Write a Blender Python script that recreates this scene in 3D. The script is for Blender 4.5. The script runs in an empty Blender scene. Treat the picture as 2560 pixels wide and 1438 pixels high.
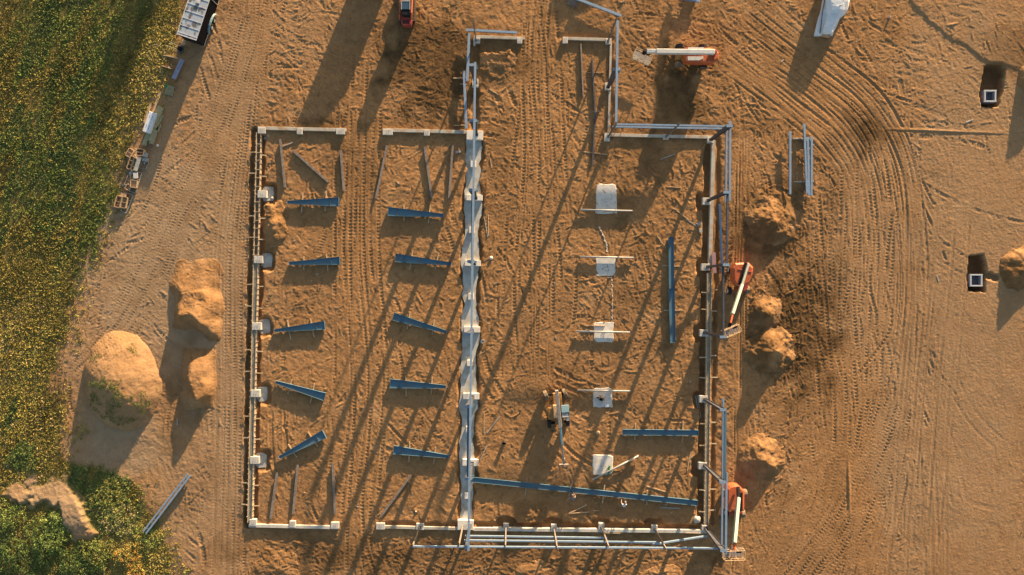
import bpy, bmesh, math, random
import numpy as np
from mathutils import Vector, Matrix

random.seed(7)
rng = np.random.default_rng(11)
R = math.radians
scene = bpy.context.scene
COL = scene.collection

# ------------------------------------------------------------------ camera
PXM, CAMH = 21.5, 85.0            # photo pixels per metre at ground level, flying height
F = PXM * CAMH
cam_d = bpy.data.cameras.new("camera")
cam_d.sensor_width = 36.0
cam_d.lens = 36.0 * F / 2560.0
cam_d.clip_end = 4000.0
cam = bpy.data.objects.new("camera", cam_d)
cam.location = (0, 0, CAMH)
COL.objects.link(cam)
scene.camera = cam

# ------------------------------------------------------------------ world, sun, exposure
SUN_EL, SUN_AZ = R(8.0), R(21.8)   # azimuth from +Y towards +X
world = bpy.data.worlds.new("World")
scene.world = world
world.use_nodes = True
wn = world.node_tree.nodes
sky = wn.new("ShaderNodeTexSky")
sky.sky_type = 'NISHITA'
sky.sun_disc = False
sky.sun_elevation = SUN_EL
sky.sun_rotation = SUN_AZ
sky.air_density = 1.0
sky.dust_density = 1.2
world.node_tree.links.new(sky.outputs[0], wn["Background"].inputs[0])
wn["Background"].inputs[1].default_value = 0.076

sun_d = bpy.data.lights.new("sun", 'SUN')
sun_d.energy = 4.6
sun_d.angle = R(0.6)
sun_d.color = (1.0, 0.75, 0.46)
sun = bpy.data.objects.new("sun", sun_d)
ldir = Vector((-math.sin(SUN_AZ) * math.cos(SUN_EL), -math.cos(SUN_AZ) * math.cos(SUN_EL), -math.sin(SUN_EL)))
sun.rotation_euler = ldir.to_track_quat('-Z', 'Y').to_euler()
sun.location = (40, 80, 60)
COL.objects.link(sun)

scene.view_settings.view_transform = 'Standard'
scene.view_settings.look = 'None'
scene.view_settings.exposure = 1.77
scene.view_settings.gamma = 1.0
scene.view_settings.use_curve_mapping = False
scene.cycles.max_bounces = 6
scene.cycles.diffuse_bounces = 3

# ------------------------------------------------------------------ helpers
def P(x, y, z=0.0):
    """photo pixel seen at height z -> world point"""
    k = (CAMH - z) / F
    return Vector(((x - 1280.0) * k, -(y - 719.0) * k, z))

def tag(o, label=None, cat=None, group=None, kind=None):
    if label: o["label"] = label
    if cat: o["category"] = cat
    if group: o["group"] = group
    if kind: o["kind"] = kind
    return o

def thing(name, loc, label, cat, group=None, rz=0.0):
    e = bpy.data.objects.new(name, None)
    e.empty_display_size = 0.3
    e.location = loc
    e.rotation_euler = (0, 0, rz)
    COL.objects.link(e)
    return tag(e, label, cat, group)

class MB:
    """mesh builder; coordinates are world unless the parent has its own frame"""
    def __init__(s):
        s.v, s.f, s.m = [], [], []
        s.mi = 0
        s.M = None
    def add(s, vs, fs, mi=None):
        b = len(s.v)
        if s.M is not None:
            vs = [s.M @ Vector(v) for v in vs]
        s.v += [tuple(v) for v in vs]
        s.f += [tuple(b + i for i in f) for f in fs]
        s.m += [s.mi if mi is None else mi] * len(fs)
        return s
    def box(s, c, d, rz=0.0, mi=None):
        cx, cy, cz = c; hx, hy, hz = d[0] / 2, d[1] / 2, d[2] / 2
        ca, sa = math.cos(rz), math.sin(rz)
        vs = []
        for dz in (-hz, hz):
            for dx, dy in ((-hx, -hy), (hx, -hy), (hx, hy), (-hx, hy)):
                vs.append((cx + dx * ca - dy * sa, cy + dx * sa + dy * ca, cz + dz))
        return s.add(vs, BOXF, mi)
    def bar(s, p0, p1, w, h, up=(0, 0, 1), w1=None, h1=None, mi=None):
        """bar of width w (sideways) and height h (along up) from p0 to p1"""
        p0, p1 = Vector(p0), Vector(p1)
        a = (p1 - p0).normalized(); u = Vector(up)
        sd = a.cross(u)
        if sd.length < 1e-4: sd = a.cross(Vector((1, 0, 0)))
        sd.normalize(); u = sd.cross(a).normalized()
        vs = []
        for p, ww, hh in ((p0, w, h), (p1, w1 or w, h1 or h)):
            for i, j in ((-1, -1), (1, -1), (1, 1), (-1, 1)):
                vs.append(p + sd * (i * ww / 2) + u * (j * hh / 2))
        return s.add(vs, BOXF, mi)
    def tube(s, p0, p1, r0, r1=None, n=10, mi=None, cap=True):
        p0, p1 = Vector(p0), Vector(p1); r1 = r0 if r1 is None else r1
        a = (p1 - p0).normalized()
        sd = a.cross(Vector((0, 0, 1)))
        if sd.length < 1e-4: sd = Vector((1, 0, 0))
        sd.normalize(); u = sd.cross(a)
        vs = []
        for p, r in ((p0, r0), (p1, r1)):
            for i in range(n):
                t = 2 * math.pi * i / n
                vs.append(p + sd * (r * math.cos(t)) + u * (r * math.sin(t)))
        fs = [(i, (i + 1) % n, n + (i + 1) % n, n + i) for i in range(n)]
        if cap: fs += [tuple(range(n))[::-1], tuple(range(n, 2 * n))]
        return s.add(vs, fs, mi)
    def path(s, pts, r, n=6, mi=None):
        for a, b in zip(pts[:-1], pts[1:]): s.tube(a, b, r, r, n, mi)
        return s
    def prism(s, poly, z0, z1, inset=0.0, zb=None, mi=None):
        """polygon (ccw xy list) extruded z0..z1; optional bevelled top rim"""
        n = len(poly)
        cx = sum(p[0] for p in poly) / n; cy = sum(p[1] for p in poly) / n
        rings = [(z0, poly)]
        if inset > 0:
            rings.append((zb if zb is not None else z1 - inset, poly))
            q = []
            for x, y in poly:
                d = math.hypot(x - cx, y - cy) or 1
                q.append((x - (x - cx) / d * inset, y - (y - cy) / d * inset))
            rings.append((z1, q))
        else:
            rings.append((z1, poly))
        vs = [(x, y, z) for z, pl in rings for x, y in pl]
        fs = [tuple(range(n))[::-1]]
        for k in range(len(rings) - 1):
            for i in range(n):
                fs.append((k * n + i, k * n + (i + 1) % n, (k + 1) * n + (i + 1) % n, (k + 1) * n + i))
        t = (len(rings) - 1) * n
        fs.append(tuple(range(t, t + n)))
        return s.add(vs, fs, mi)
    def build(s, name, mats, parent=None, bevel=0.0, smooth=False, world_coords=True, base=None):
        if not isinstance(mats, (list, tuple)): mats = [mats]
        vs = s.v
        loc = None
        if parent is not None and world_coords:
            inv = Matrix.LocRotScale(parent_world_loc(parent), None, None).inverted() if parent.rotation_euler.z == 0 else \
                (Matrix.Translation(parent_world_loc(parent)) @ Matrix.Rotation(parent.rotation_euler.z, 4, 'Z')).inverted()
            vs = [inv @ Vector(v) for v in vs]
        elif parent is None:
            xs = [v[0] for v in vs]; ys = [v[1] for v in vs]; zs = [v[2] for v in vs]
            loc = base or ((min(xs) + max(xs)) / 2, (min(ys) + max(ys)) / 2, min(zs))
            vs = [(v[0] - loc[0], v[1] - loc[1], v[2] - loc[2]) for v in vs]
        me = bpy.data.meshes.new(name)
        me.from_pydata([tuple(v) for v in vs], [], s.f)
        for m in mats: me.materials.append(MAT[m] if isinstance(m, str) else m)
        if len(mats) > 1: me.polygons.foreach_set("material_index", s.m)
        bm = bmesh.new(); bm.from_mesh(me)
        bmesh.ops.recalc_face_normals(bm, faces=bm.faces)
        if bevel > 0:
            es = [e for e in bm.edges if len(e.link_faces) == 2 and e.calc_face_angle(0) > 0.6]
            bmesh.ops.bevel(bm, geom=es, offset=bevel, segments=1, affect='EDGES', clamp_overlap=True)
        bm.to_mesh(me); bm.free()
        if smooth: me.polygons.foreach_set("use_smooth", [True] * len(me.polygons))
        o = bpy.data.objects.new(name, me)
        COL.objects.link(o)
        if parent is not None: o.parent = parent
        else: o.location = loc
        return o

BOXF = [(3, 2, 1, 0), (4, 5, 6, 7), (0, 1, 5, 4), (1, 2, 6, 5), (2, 3, 7, 6), (3, 0, 4, 7)]

def parent_world_loc(p):
    l = Vector(p.location)
    q = p.parent
    while q is not None:
        l = l + Vector(q.location); q = q.parent
    return l

# ------------------------------------------------------------------ materials
MAT = {}
def mat(name, col, rough=0.7, metal=0.0, var=0.12, scale=6.0, col2=None, mix=0.5, bump=0.0, bscale=None, spec=0.3, stretch=None):
    m = bpy.data.materials.new(name); m.use_nodes = True
    nt = m.node_tree; n = nt.nodes; L = nt.links
    b = n["Principled BSDF"]
    b.inputs["Roughness"].default_value = rough
    b.inputs["Metallic"].default_value = metal
    b.inputs["Specular IOR Level"].default_value = spec
    tc = n.new("ShaderNodeNewGeometry")
    src = tc.outputs["Position"]
    if stretch:
        mp = n.new("ShaderNodeMapping"); mp.inputs["Scale"].default_value = stretch
        L.new(src, mp.inputs[0]); src = mp.outputs[0]
    nz = n.new("ShaderNodeTexNoise"); nz.inputs["Scale"].default_value = scale; nz.inputs["Detail"].default_value = 5
    L.new(src, nz.inputs["Vector"])
    ramp = n.new("ShaderNodeValToRGB")
    c2 = col2 or tuple(c * (1 - 2.2 * var) for c in col)
    c1 = tuple(min(1, c * (1 + var)) for c in col)
    ramp.color_ramp.elements[0].color = (*c2, 1); ramp.color_ramp.elements[0].position = max(0, mix - 0.22)
    ramp.color_ramp.elements[1].color = (*c1, 1); ramp.color_ramp.elements[1].position = min(1, mix + 0.18)
    L.new(nz.outputs["Fac"], ramp.inputs[0])
    L.new(ramp.outputs[0], b.inputs["Base Color"])
    if bump:
        bz = n.new("ShaderNodeTexNoise"); bz.inputs["Scale"].default_value = bscale or scale * 3; bz.inputs["Detail"].default_value = 6
        L.new(src, bz.inputs["Vector"])
        bp = n.new("ShaderNodeBump"); bp.inputs["Strength"].default_value = 0.6; bp.inputs["Distance"].default_value = bump
        L.new(bz.outputs["Fac"], bp.inputs["Height"]); L.new(bp.outputs[0], b.inputs["Normal"])
    MAT[name] = m
    return m

mat("concrete", (0.56, 0.51, 0.445), 0.9, var=0.10, scale=2.5, bump=0.003)
mat("concrete_dirty", (0.42, 0.39, 0.33), 0.9, var=0.10, scale=1.6, col2=(0.36, 0.19, 0.09), mix=0.40, bump=0.004)
mat("concrete_green", (0.47, 0.46, 0.42), 0.9, var=0.08, scale=1.5, col2=(0.34, 0.28, 0.21), mix=0.45, bump=0.006)
mat("concrete_white", (0.68, 0.62, 0.55), 0.9, var=0.06, scale=2.2, bump=0.008, col2=(0.50, 0.41, 0.31), mix=0.36)
mat("fill_concrete", (0.26, 0.23, 0.17), 0.95, var=0.15, scale=3.0, bump=0.006)
mat("form_lumber", (0.54, 0.41, 0.27), 0.85, var=0.14, scale=5)
mat("lumber", (0.528, 0.360, 0.204), 0.85, var=0.16, scale=5)
mat("lumber_orange", (0.55, 0.37, 0.215), 0.85, var=0.14, scale=4)
mat("lumber_grey", (0.413, 0.388, 0.338), 0.9, var=0.16, scale=5)
mat("lumber_green", (0.396, 0.342, 0.192), 0.85, var=0.12, scale=5)
mat("steel_blue", (0.078, 0.158, 0.215), 0.55, var=0.10, scale=1.6, spec=0.4, col2=(0.115, 0.13, 0.14), mix=0.40)
mat("steel_dark", (0.085, 0.085, 0.10), 0.55, var=0.15, scale=3.5, spec=0.4)
mat("steel_brown", (0.25, 0.20, 0.165), 0.7, var=0.16, scale=3)
mat("galvanised", (0.26, 0.345, 0.45), 0.45, metal=0.15, var=0.06, scale=3, spec=0.5)
mat("pipe_steel", (0.40, 0.38, 0.36), 0.5, metal=0.2, var=0.08, scale=4)
mat("machine_orange", (0.50, 0.115, 0.04), 0.5, var=0.10, scale=4, spec=0.4)
mat("machine_red", (0.36, 0.06, 0.045), 0.5, var=0.10, scale=4, spec=0.4)
mat("machine_yellow", (0.38, 0.19, 0.06), 0.6, var=0.16, scale=4)
mat("machine_black", (0.02, 0.02, 0.022), 0.85, var=0.15, scale=6, spec=0.1)
mat("boom_white", (0.58, 0.56, 0.53), 0.5, var=0.06, scale=3)
mat("boom_green", (0.36, 0.39, 0.33), 0.6, var=0.08, scale=3)
mat("boom_grey", (0.31, 0.29, 0.27), 0.6, var=0.12, scale=2.5, col2=(0.24, 0.14, 0.09), mix=0.42)
mat("rubber", (0.035, 0.032, 0.03), 0.9, var=0.2, scale=8)
mat("rubber_dusty", (0.22, 0.165, 0.11), 0.95, var=0.2, scale=6)
mat("rim_white", (0.6, 0.58, 0.54), 0.6)
mat("glass_blue", (0.05, 0.10, 0.15), 0.15, var=0.05, spec=0.6)
mat("tarp_white", (0.80, 0.79, 0.79), 0.6, var=0.05, scale=2, bump=0.03, bscale=3)
mat("wrap_white", (0.682, 0.693, 0.726), 0.5, var=0.05, scale=2)
mat("print_blue", (0.16, 0.22, 0.33), 0.6)
mat("sheet_lilac", (0.30, 0.30, 0.40), 0.6, var=0.08, scale=4)
mat("foam_pink", (0.36, 0.21, 0.22), 0.8, var=0.06, scale=4)
mat("trailer_black", (0.012, 0.012, 0.014), 0.95, var=0.1, spec=0.05)
mat("trim_white", (0.62, 0.60, 0.60), 0.5, var=0.05)
mat("trim_cyan", (0.30, 0.45, 0.48), 0.5)
mat("plastic_green", (0.02, 0.20, 0.08), 0.6)
mat("plastic_black", (0.02, 0.02, 0.02), 0.7)
mat("plastic_white", (0.6, 0.6, 0.6), 0.6)
mat("cloth_grey", (0.20, 0.19, 0.20), 0.9)
mat("cloth_white", (0.62, 0.64, 0.70), 0.9)
mat("denim", (0.05, 0.07, 0.12), 0.9)
mat("skin", (0.42, 0.24, 0.16), 0.6, var=0.04)
mat("hair_dark", (0.03, 0.022, 0.018), 0.9)
mat("sack", (0.46, 0.44, 0.40), 0.9, var=0.08, bump=0.02, bscale=6)
mat("bark", (0.10, 0.07, 0.045), 0.95, var=0.2, scale=8)
mat("manhole_rim", (0.52, 0.52, 0.53), 0.85, var=0.06)
mat("manhole_side", (0.30, 0.31, 0.36), 0.9, var=0.15, scale=3)
mat("manhole_inside", (0.11, 0.12, 0.16), 0.8, var=0.15)
mat("container_paint", (0.12, 0.14, 0.15), 0.6)

def soil_material():
    m = bpy.data.materials.new("soil"); m.use_nodes = True
    nt = m.node_tree; n = nt.nodes; L = nt.links
    b = n["Principled BSDF"]; b.inputs["Roughness"].default_value = 1.0; b.inputs["Specular IOR Level"].default_value = 0.05
    g = n.new("ShaderNodeNewGeometry")
    at = n.new("ShaderNodeAttribute"); at.attribute_name = "soil"
    sp = n.new("ShaderNodeSeparateColor"); L.new(at.outputs["Color"], sp.inputs[0])
    def noise(sc, det=6, rough=0.6):
        z = n.new("ShaderNodeTexNoise"); z.inputs["Scale"].default_value = sc; z.inputs["Detail"].default_value = det
        z.inputs["Roughness"].default_value = rough
        L.new(g.outputs["Position"], z.inputs["Vector"]); return z.outputs["Fac"]
    def mixc(fac, a, c):
        x = n.new("ShaderNodeMix"); x.data_type = 'RGBA'
        if isinstance(fac, float): x.inputs[0].default_value = fac
        else: L.new(fac, x.inputs[0])
        for v, i in ((a, 6), (c, 7)):
            if isinstance(v, tuple): x.inputs[i].default_value = (*v, 1)
            else: L.new(v, x.inputs[i])
        return x.outputs[2]
    def mr(f, a, c, d=0.0, e=1.0):
        x = n.new("ShaderNodeMapRange"); L.new(f, x.inputs[0])
        for i, v in enumerate((a, c, d, e)): x.inputs[i + 1].default_value = v
        return x.outputs[0]
    dry = mixc(mr(noise(0.35), 0.35, 0.68), (0.426, 0.227, 0.098), (0.385, 0.193, 0.075))
    dry = mixc(mr(noise(4.0, 4, 0.7), 0.42, 0.68, 0, 0.75), dry, (0.302, 0.144, 0.055))
    dry = mixc(mr(noise(9.0, 3, 0.75), 0.48, 0.72, 0, 0.65), dry, (0.520, 0.297, 0.146))
    dry = mixc(mr(noise(0.11, 5, 0.62), 0.40, 0.66, 0, 0.85), dry, (0.302, 0.162, 0.072))
    dry = mixc(mr(noise(0.17, 5, 0.65), 0.55, 0.72, 0, 0.7), dry, (0.474, 0.278, 0.137))
    dry = mixc(mr(noise(1.1, 6, 0.72), 0.50, 0.66, 0, 0.75), dry, (0.223, 0.112, 0.048))
    dry = mixc(mr(noise(2.3, 6, 0.75), 0.56, 0.70, 0, 0.8), dry, (0.510, 0.303, 0.155))
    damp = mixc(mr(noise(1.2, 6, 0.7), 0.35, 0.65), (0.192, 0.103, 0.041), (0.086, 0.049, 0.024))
    pale = mixc(mr(noise(0.8, 6, 0.7), 0.36, 0.66), (0.440, 0.290, 0.168), (0.345, 0.220, 0.122))
    pale = mixc(mr(noise(11.0, 3, 0.7), 0.45, 0.75, 0, 0.55), pale, (0.271, 0.160, 0.088))
    veg = mixc(mr(noise(0.9, 6, 0.7), 0.35, 0.65), (0.244, 0.176, 0.061), (0.125, 0.104, 0.030))
    c = mixc(sp.outputs[1], dry, pale)
    c = mixc(sp.outputs[0], c, damp)
    c = mixc(sp.outputs[2], c, veg)
    L.new(c, b.inputs["Base Color"])
    bp = n.new("ShaderNodeBump"); bp.inputs["Strength"].default_value = 1.0; bp.inputs["Distance"].default_value = 0.06
    L.new(noise(4.0, 5, 0.72), bp.inputs["Height"]); L.new(bp.outputs[0], b.inputs["Normal"])
    MAT["soil"] = m
soil_material()

def leaf_material():
    m = bpy.data.materials.new("leaf"); m.use_nodes = True
    nt = m.node_tree; n = nt.nodes; L = nt.links
    b = n["Principled BSDF"]; b.inputs["Roughness"].default_value = 0.75; b.inputs["Specular IOR Level"].default_value = 0.15
    at = n.new("ShaderNodeAttribute"); at.attribute_name = "tint"
    z = n.new("ShaderNodeTexNoise"); z.inputs["Scale"].default_value = 9.0
    g = n.new("ShaderNodeNewGeometry"); L.new(g.outputs["Position"], z.inputs["Vector"])
    hs = n.new("ShaderNodeHueSaturation"); L.new(at.outputs["Color"], hs.inputs["Color"])
    mr = n.new("ShaderNodeMapRange"); L.new(z.outputs["Fac"], mr.inputs[0])
    mr.inputs[3].default_value = 0.8; mr.inputs[4].default_value = 1.2
    L.new(mr.outputs[0], hs.inputs["Value"])
    L.new(hs.outputs[0], b.inputs["Base Color"])
    MAT["leaf"] = m
leaf_material()

def roof_material():
    """grimy pale trailer roof: long dirt stains between the roof bows"""
    m = bpy.data.materials.new("trailer_roof"); m.use_nodes = True
    nt = m.node_tree; n = nt.nodes; L = nt.links
    b = n["Principled BSDF"]; b.inputs["Roughness"].default_value = 0.6
    tc = n.new("ShaderNodeTexCoord")
    mp = n.new("ShaderNodeMapping"); mp.inputs["Scale"].default_value = (2.1, 1.05, 1.0); mp.inputs["Location"].default_value = (0.35, 0.4, 0)
    L.new(tc.outputs["Object"], mp.inputs[0])
    z = n.new("ShaderNodeTexNoise"); z.inputs["Scale"].default_value = 1.1; z.inputs["Detail"].default_value = 3
    L.new(mp.outputs[0], z.inputs["Vector"])
    z2 = n.new("ShaderNodeTexNoise"); z2.inputs["Scale"].default_value = 4.0; L.new(tc.outputs["Object"], z2.inputs["Vector"])
    r = n.new("ShaderNodeValToRGB")
    r.color_ramp.elements[0].position = 0.50; r.color_ramp.elements[0].color = (0.36, 0.41, 0.46, 1)
    r.color_ramp.elements[1].position = 0.60; r.color_ramp.elements[1].color = (0.045, 0.03, 0.026, 1)
    L.new(z.outputs["Fac"], r.inputs[0])
    mx = n.new("ShaderNodeMix"); mx.data_type = 'RGBA'; mx.inputs[0].default_value = 0.18
    L.new(r.outputs[0], mx.inputs[6]); L.new(z2.outputs["Color"], mx.inputs[7])
    L.new(mx.outputs[2], b.inputs["Base Color"])
    MAT["trailer_roof"] = m
roof_material()

# ------------------------------------------------------------------ ground height field
TAB = rng.random((256, 256)).astype(np.float32)
def vn(u, v, sc, seed=0):
    a = u / sc + seed * 17.31; b = v / sc + seed * 41.7
    i = np.floor(a).astype(np.int64); j = np.floor(b).astype(np.int64)
    fa = (a - i).astype(np.float32); fb = (b - j).astype(np.float32)
    fa = fa * fa * (3 - 2 * fa); fb = fb * fb * (3 - 2 * fb)
    i0 = i & 255; j0 = j & 255; i1 = (i + 1) & 255; j1 = (j + 1) & 255
    t = TAB
    return (t[i0, j0] * (1 - fa) + t[i1, j0] * fa) * (1 - fb) + (t[i0, j1] * (1 - fa) + t[i1, j1] * fa) * fb - 0.5
def fbm(u, v, sc, oc=3, seed=0, g=0.5):
    o = 0; a = 1
    for k in range(oc):
        o = o + a * vn(u, v, sc / 2 ** k, seed + k * 3); a *= g
    return o
def sstep(x, a, b):
    t = np.clip((x - a) / (b - a), 0, 1)
    return t * t * (3 - 2 * t)

STEP = 0.10
XF = np.arange(-62.0, 62.0 + 1e-6, STEP); YF = np.arange(-35.5, 35.5 + 1e-6, STEP)
XO = np.array([63, 65, 68, 72, 78, 86, 100, 130, 200, 400, 900, 1800.0])
YO = np.array([36.5, 38, 40, 43, 48, 56, 70, 100, 200, 400, 900, 1800.0])
XS = np.concatenate([-XO[::-1], XF, XO]); YS = np.concatenate([-YO[::-1], YF, YO])
OX, OY = len(XO), len(YO)
X, Y = np.meshgrid(XS, YS, indexing='ij')
U = (1280 + X * PXM).astype(np.float64); V = (719 - Y * PXM).astype(np.float64)

# vegetation mask: boundary x(y) in photo pixels
VB_Y = [-4000, 0, 100, 200, 300, 400, 500, 600, 700, 800, 870, 940, 1000, 1050, 1100, 1150, 1200, 1260, 1330, 1400, 1438, 1600, 6000]
VB_X = [2000, 464, 436, 394, 352, 318, 282, 243, 203, 165, 150, 128, 138, 158, 170, 165, 330, 372, 395, 425, 440, 480, 900]
def veg_edge(v): return np.interp(v, VB_Y, VB_X)
nz1 = fbm(U, V, 38, 3, 5)
veg = sstep(veg_edge(V) - U + nz1 * 34, -6, 14)
def blob(cx, cy, rx, ry, soft=0.6, nse=0.5, seed=0, sc=40, pw=2.0):
    d = (np.abs((U - cx) / rx) ** pw + np.abs((V - cy) / ry) ** pw) ** (1 / pw) + nse * fbm(U, V, sc, 3, 20 + seed)
    return 1 - sstep(d, 1 - soft, 1 + soft)
def near_line(pts, pad):
    """distance (px) to polyline, computed inside its bounding box only"""
    pts = np.array(pts, float)
    m = (U > pts[:, 0].min() - pad) & (U < pts[:, 0].max() + pad) & (V > pts[:, 1].min() - pad) & (V < pts[:, 1].max() + pad)
    d = np.full(U.shape, 1e6); u = U[m]; v = V[m]; best = np.full(u.shape, 1e6)
    for (x0, y0), (x1, y1) in zip(pts[:-1], pts[1:]):
        L2 = (x1 - x0) ** 2 + (y1 - y0) ** 2
        t = np.clip(((u - x0) * (x1 - x0) + (v - y0) * (y1 - y0)) / L2, 0, 1)
        best = np.minimum(best, np.hypot(u - x0 - t * (x1 - x0), v - y0 - t * (y1 - y0)))
    d[m] = best
    return d

# pale bare patch inside the lower-left scrub; colour and height raised to look sunlit
BARE = [(6, 1238), (40, 1208), (80, 1186), (92, 1204), (62, 1222), (110, 1214), (158, 1196), (176, 1222), (206, 1262), (234, 1330), (222, 1346), (188, 1338), (164, 1296), (148, 1262), (120, 1250), (60, 1252), (30, 1252)]
def in_bare(u, v):
    """signed-ish distance inside the polygon (px, positive inside)"""
    ins = np.zeros(u.shape, bool); dm = np.full(u.shape, 1e6); n = len(BARE)
    for i in range(n):
        (x0, y0), (x1, y1) = BARE[i], BARE[(i + 1) % n]
        c = ((y0 > v) != (y1 > v)) & (u < (x1 - x0) * (v - y0) / (y1 - y0 + 1e-9) + x0); ins ^= c
        t = np.clip(((u - x0) * (x1 - x0) + (v - y0) * (y1 - y0)) / ((x1 - x0) ** 2 + (y1 - y0) ** 2), 0, 1)
        dm = np.minimum(dm, np.hypot(u - x0 - t * (x1 - x0), v - y0 - t * (y1 - y0)))
    return np.where(ins, dm, -dm)
bare = np.zeros_like(U)
bm_ = (U > -40) & (U < 300) & (V > 1140) & (V < 1400)
bare[bm_] = sstep(in_bare(U[bm_], V[bm_]) + 14 * fbm(U[bm_], V[bm_], 16, 3, 5) * 1.5, -14, 8)
veg = veg * (1 - bare)

# --- smooth relief
Hs = 0.10 * fbm(U, V, 420, 2, 1) + 0.03 * fbm(U, V, 90, 2, 2)
# --- disturbed / tracked zones (amount of clods)
rough = 0.35 + 0.5 * np.clip(fbm(U, V, 160, 3, 8) + 0.35, 0, 1)
rough *= 1 - 0.75 * sstep(U, 2250, 2420)
rough *= 1 - 0.55 * blob(400, 620, 190, 260, 0.4, 0.3, 1)
rough *= 1 - 0.5 * sstep(-np.abs(U - 575), -45, -25) * (V > 500)
Hr = (0.050 * fbm(U, V, 26, 2, 31) + 0.034 * fbm(U, V, 9, 2, 33)) * rough + 0.020 * vn(U, V, 4.6, 35)

def to_idx(u, v):
    ix = np.rint(((u - 1280) / PXM - XF[0]) / STEP).astype(int) + OX
    iy = np.rint((-(v - 719) / PXM - YF[0]) / STEP).astype(int) + OY
    ok = (ix >= OX) & (ix < OX + len(XF)) & (iy >= OY) & (iy < OY + len(YF))
    return ix[ok], iy[ok], ok

def curve(pts, step=1.2):
    """Catmull-Rom through control points, resampled (photo px)"""
    p = np.array(pts, float)
    if len(p) > 2:
        q = np.vstack([2 * p[0] - p[1], p, 2 * p[-1] - p[-2]]); out = []
        for i in range(1, len(q) - 2):
            t = np.linspace(0, 1, 24, endpoint=False)[:, None]
            a, b, c, d = q[i - 1], q[i], q[i + 1], q[i + 2]
            out.append(0.5 * (2 * b + (c - a) * t + (2 * a - 5 * b + 4 * c - d) * t ** 2 + (3 * b - a - 3 * c + d) * t ** 3))
        p = np.vstack(out + [p[-1:]])
    s = np.concatenate([[0], np.cumsum(np.hypot(*np.diff(p, axis=0).T))])
    if s[-1] < 3: return None
    ss = np.arange(0, s[-1], step)
    return np.interp(ss, s, p[:, 0]), np.interp(ss, s, p[:, 1]), ss

def stamp(pts, w=9, tread='chev', depth=0.018, amp=0.009, period=8.6, off=0.0, keep=0.35, cont=0.08):
    c = curve(pts)
    if c is None: return
    cu, cv, ss = c
    du = np.gradient(cu); dv = np.gradient(cv); l = np.hypot(du, dv) + 1e-9
    nu, nv = -dv / l, du / l
    cu = cu + nu * off; cv = cv + nv * off
    t = np.arange(-w / 2 - 3, w / 2 + 3.01, 1.1)
    S, T = np.meshgrid(ss, t, indexing='ij')
    UU = cu[:, None] + nu[:, None] * T; VV = cv[:, None] + nv[:, None] * T
    a = np.abs(T) / (w / 2)
    inside = a <= 1
    fade = np.clip(np.minimum(ss, ss[-1] - ss) / 14, 0, 1)[:, None]
    if tread == 'chev': pat = np.sin(2 * np.pi * (S + np.abs(T) * 0.9) / period)
    elif tread == 'bar': pat = np.sin(2 * np.pi * S / (period * 0.85))
    else: pat = 0.3 * np.sin(2 * np.pi * S / 31 + T)
    amp *= 2.3; depth *= 1.5
    brk = np.clip(0.55 + 1.9 * vn(ss + off * 3, ss * 0 + pts[0][0] * 7.7, 70, 4), cont, 1)[:, None]
    fade = fade * brk
    val = np.where(inside, -depth + amp * pat, depth * 0.55 * np.exp(-((np.abs(T) - w / 2 - 1.2) / 1.3) ** 2)) * fade
    ix, iy, ok = to_idx(UU.ravel(), VV.ravel())
    ins = inside.ravel()[ok]; v = val.ravel()[ok]; fd = np.broadcast_to(fade, UU.shape).ravel()[ok]
    k = 1 - (1 - keep) * fd
    Hr[ix[ins], iy[ins]] = Hr[ix[ins], iy[ins]] * k[ins] + v[ins]
    o = ~ins
    Hr[ix[o], iy[o]] = np.maximum(Hr[ix[o], iy[o]], v[o])

def pair(pts, gauge=40, **kw):
    for s in (-1, 1): stamp(pts, off=s * gauge / 2, **kw)

def ridge(pts, h=0.06, w=3.0):
    c = curve(pts, 1.0)
    if c is None: return
    cu, cv, ss = c
    du = np.gradient(cu); dv = np.gradient(cv); l = np.hypot(du, dv) + 1e-9
    t = np.arange(-2.2 * w, 2.2 * w + 0.01, 1.0)
    S, T = np.meshgrid(ss, t, indexing='ij')
    jag = 0.65 + 0.7 * (vn(S * 1.0, S * 0 + h * 9999, 6, 3) + 0.5)
    fade = np.sin(np.pi * np.clip(S / ss[-1], 0, 1)) ** 0.6
    val = h * jag * fade * np.exp(-(T / w) ** 2) - 0.35 * h * fade * np.exp(-((T - 2.0 * w) / w) ** 2)
    UU = cu[:, None] - dv[:, None] / l[:, None] * T; VV = cv[:, None] + du[:, None] / l[:, None] * T
    ix, iy, ok = to_idx(UU.ravel(), VV.ravel())
    vv = val.ravel()[ok]
    up = vv > 0
    Hr[ix[up], iy[up]] = np.maximum(Hr[ix[up], iy[up]], vv[up])
    dn = ~up
    Hr[ix[dn], iy[dn]] = np.minimum(Hr[ix[dn], iy[dn]], vv[dn])

rr = random.Random(3)
def jit(pts, a): return [(x + rr.uniform(-a, a), y + rr.uniform(-a, a)) for x, y in pts]
def arc(cx, cy, ang, ln, bend, n=5):
    """start point, heading (deg, 0=right, 90=down), length and total bend"""
    out = [(cx, cy)]; a = R(ang)
    for i in range(n):
        out.append((out[-1][0] + math.cos(a) * ln / n, out[-1][1] + math.sin(a) * ln / n)); a += R(bend / n)
    return out

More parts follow.
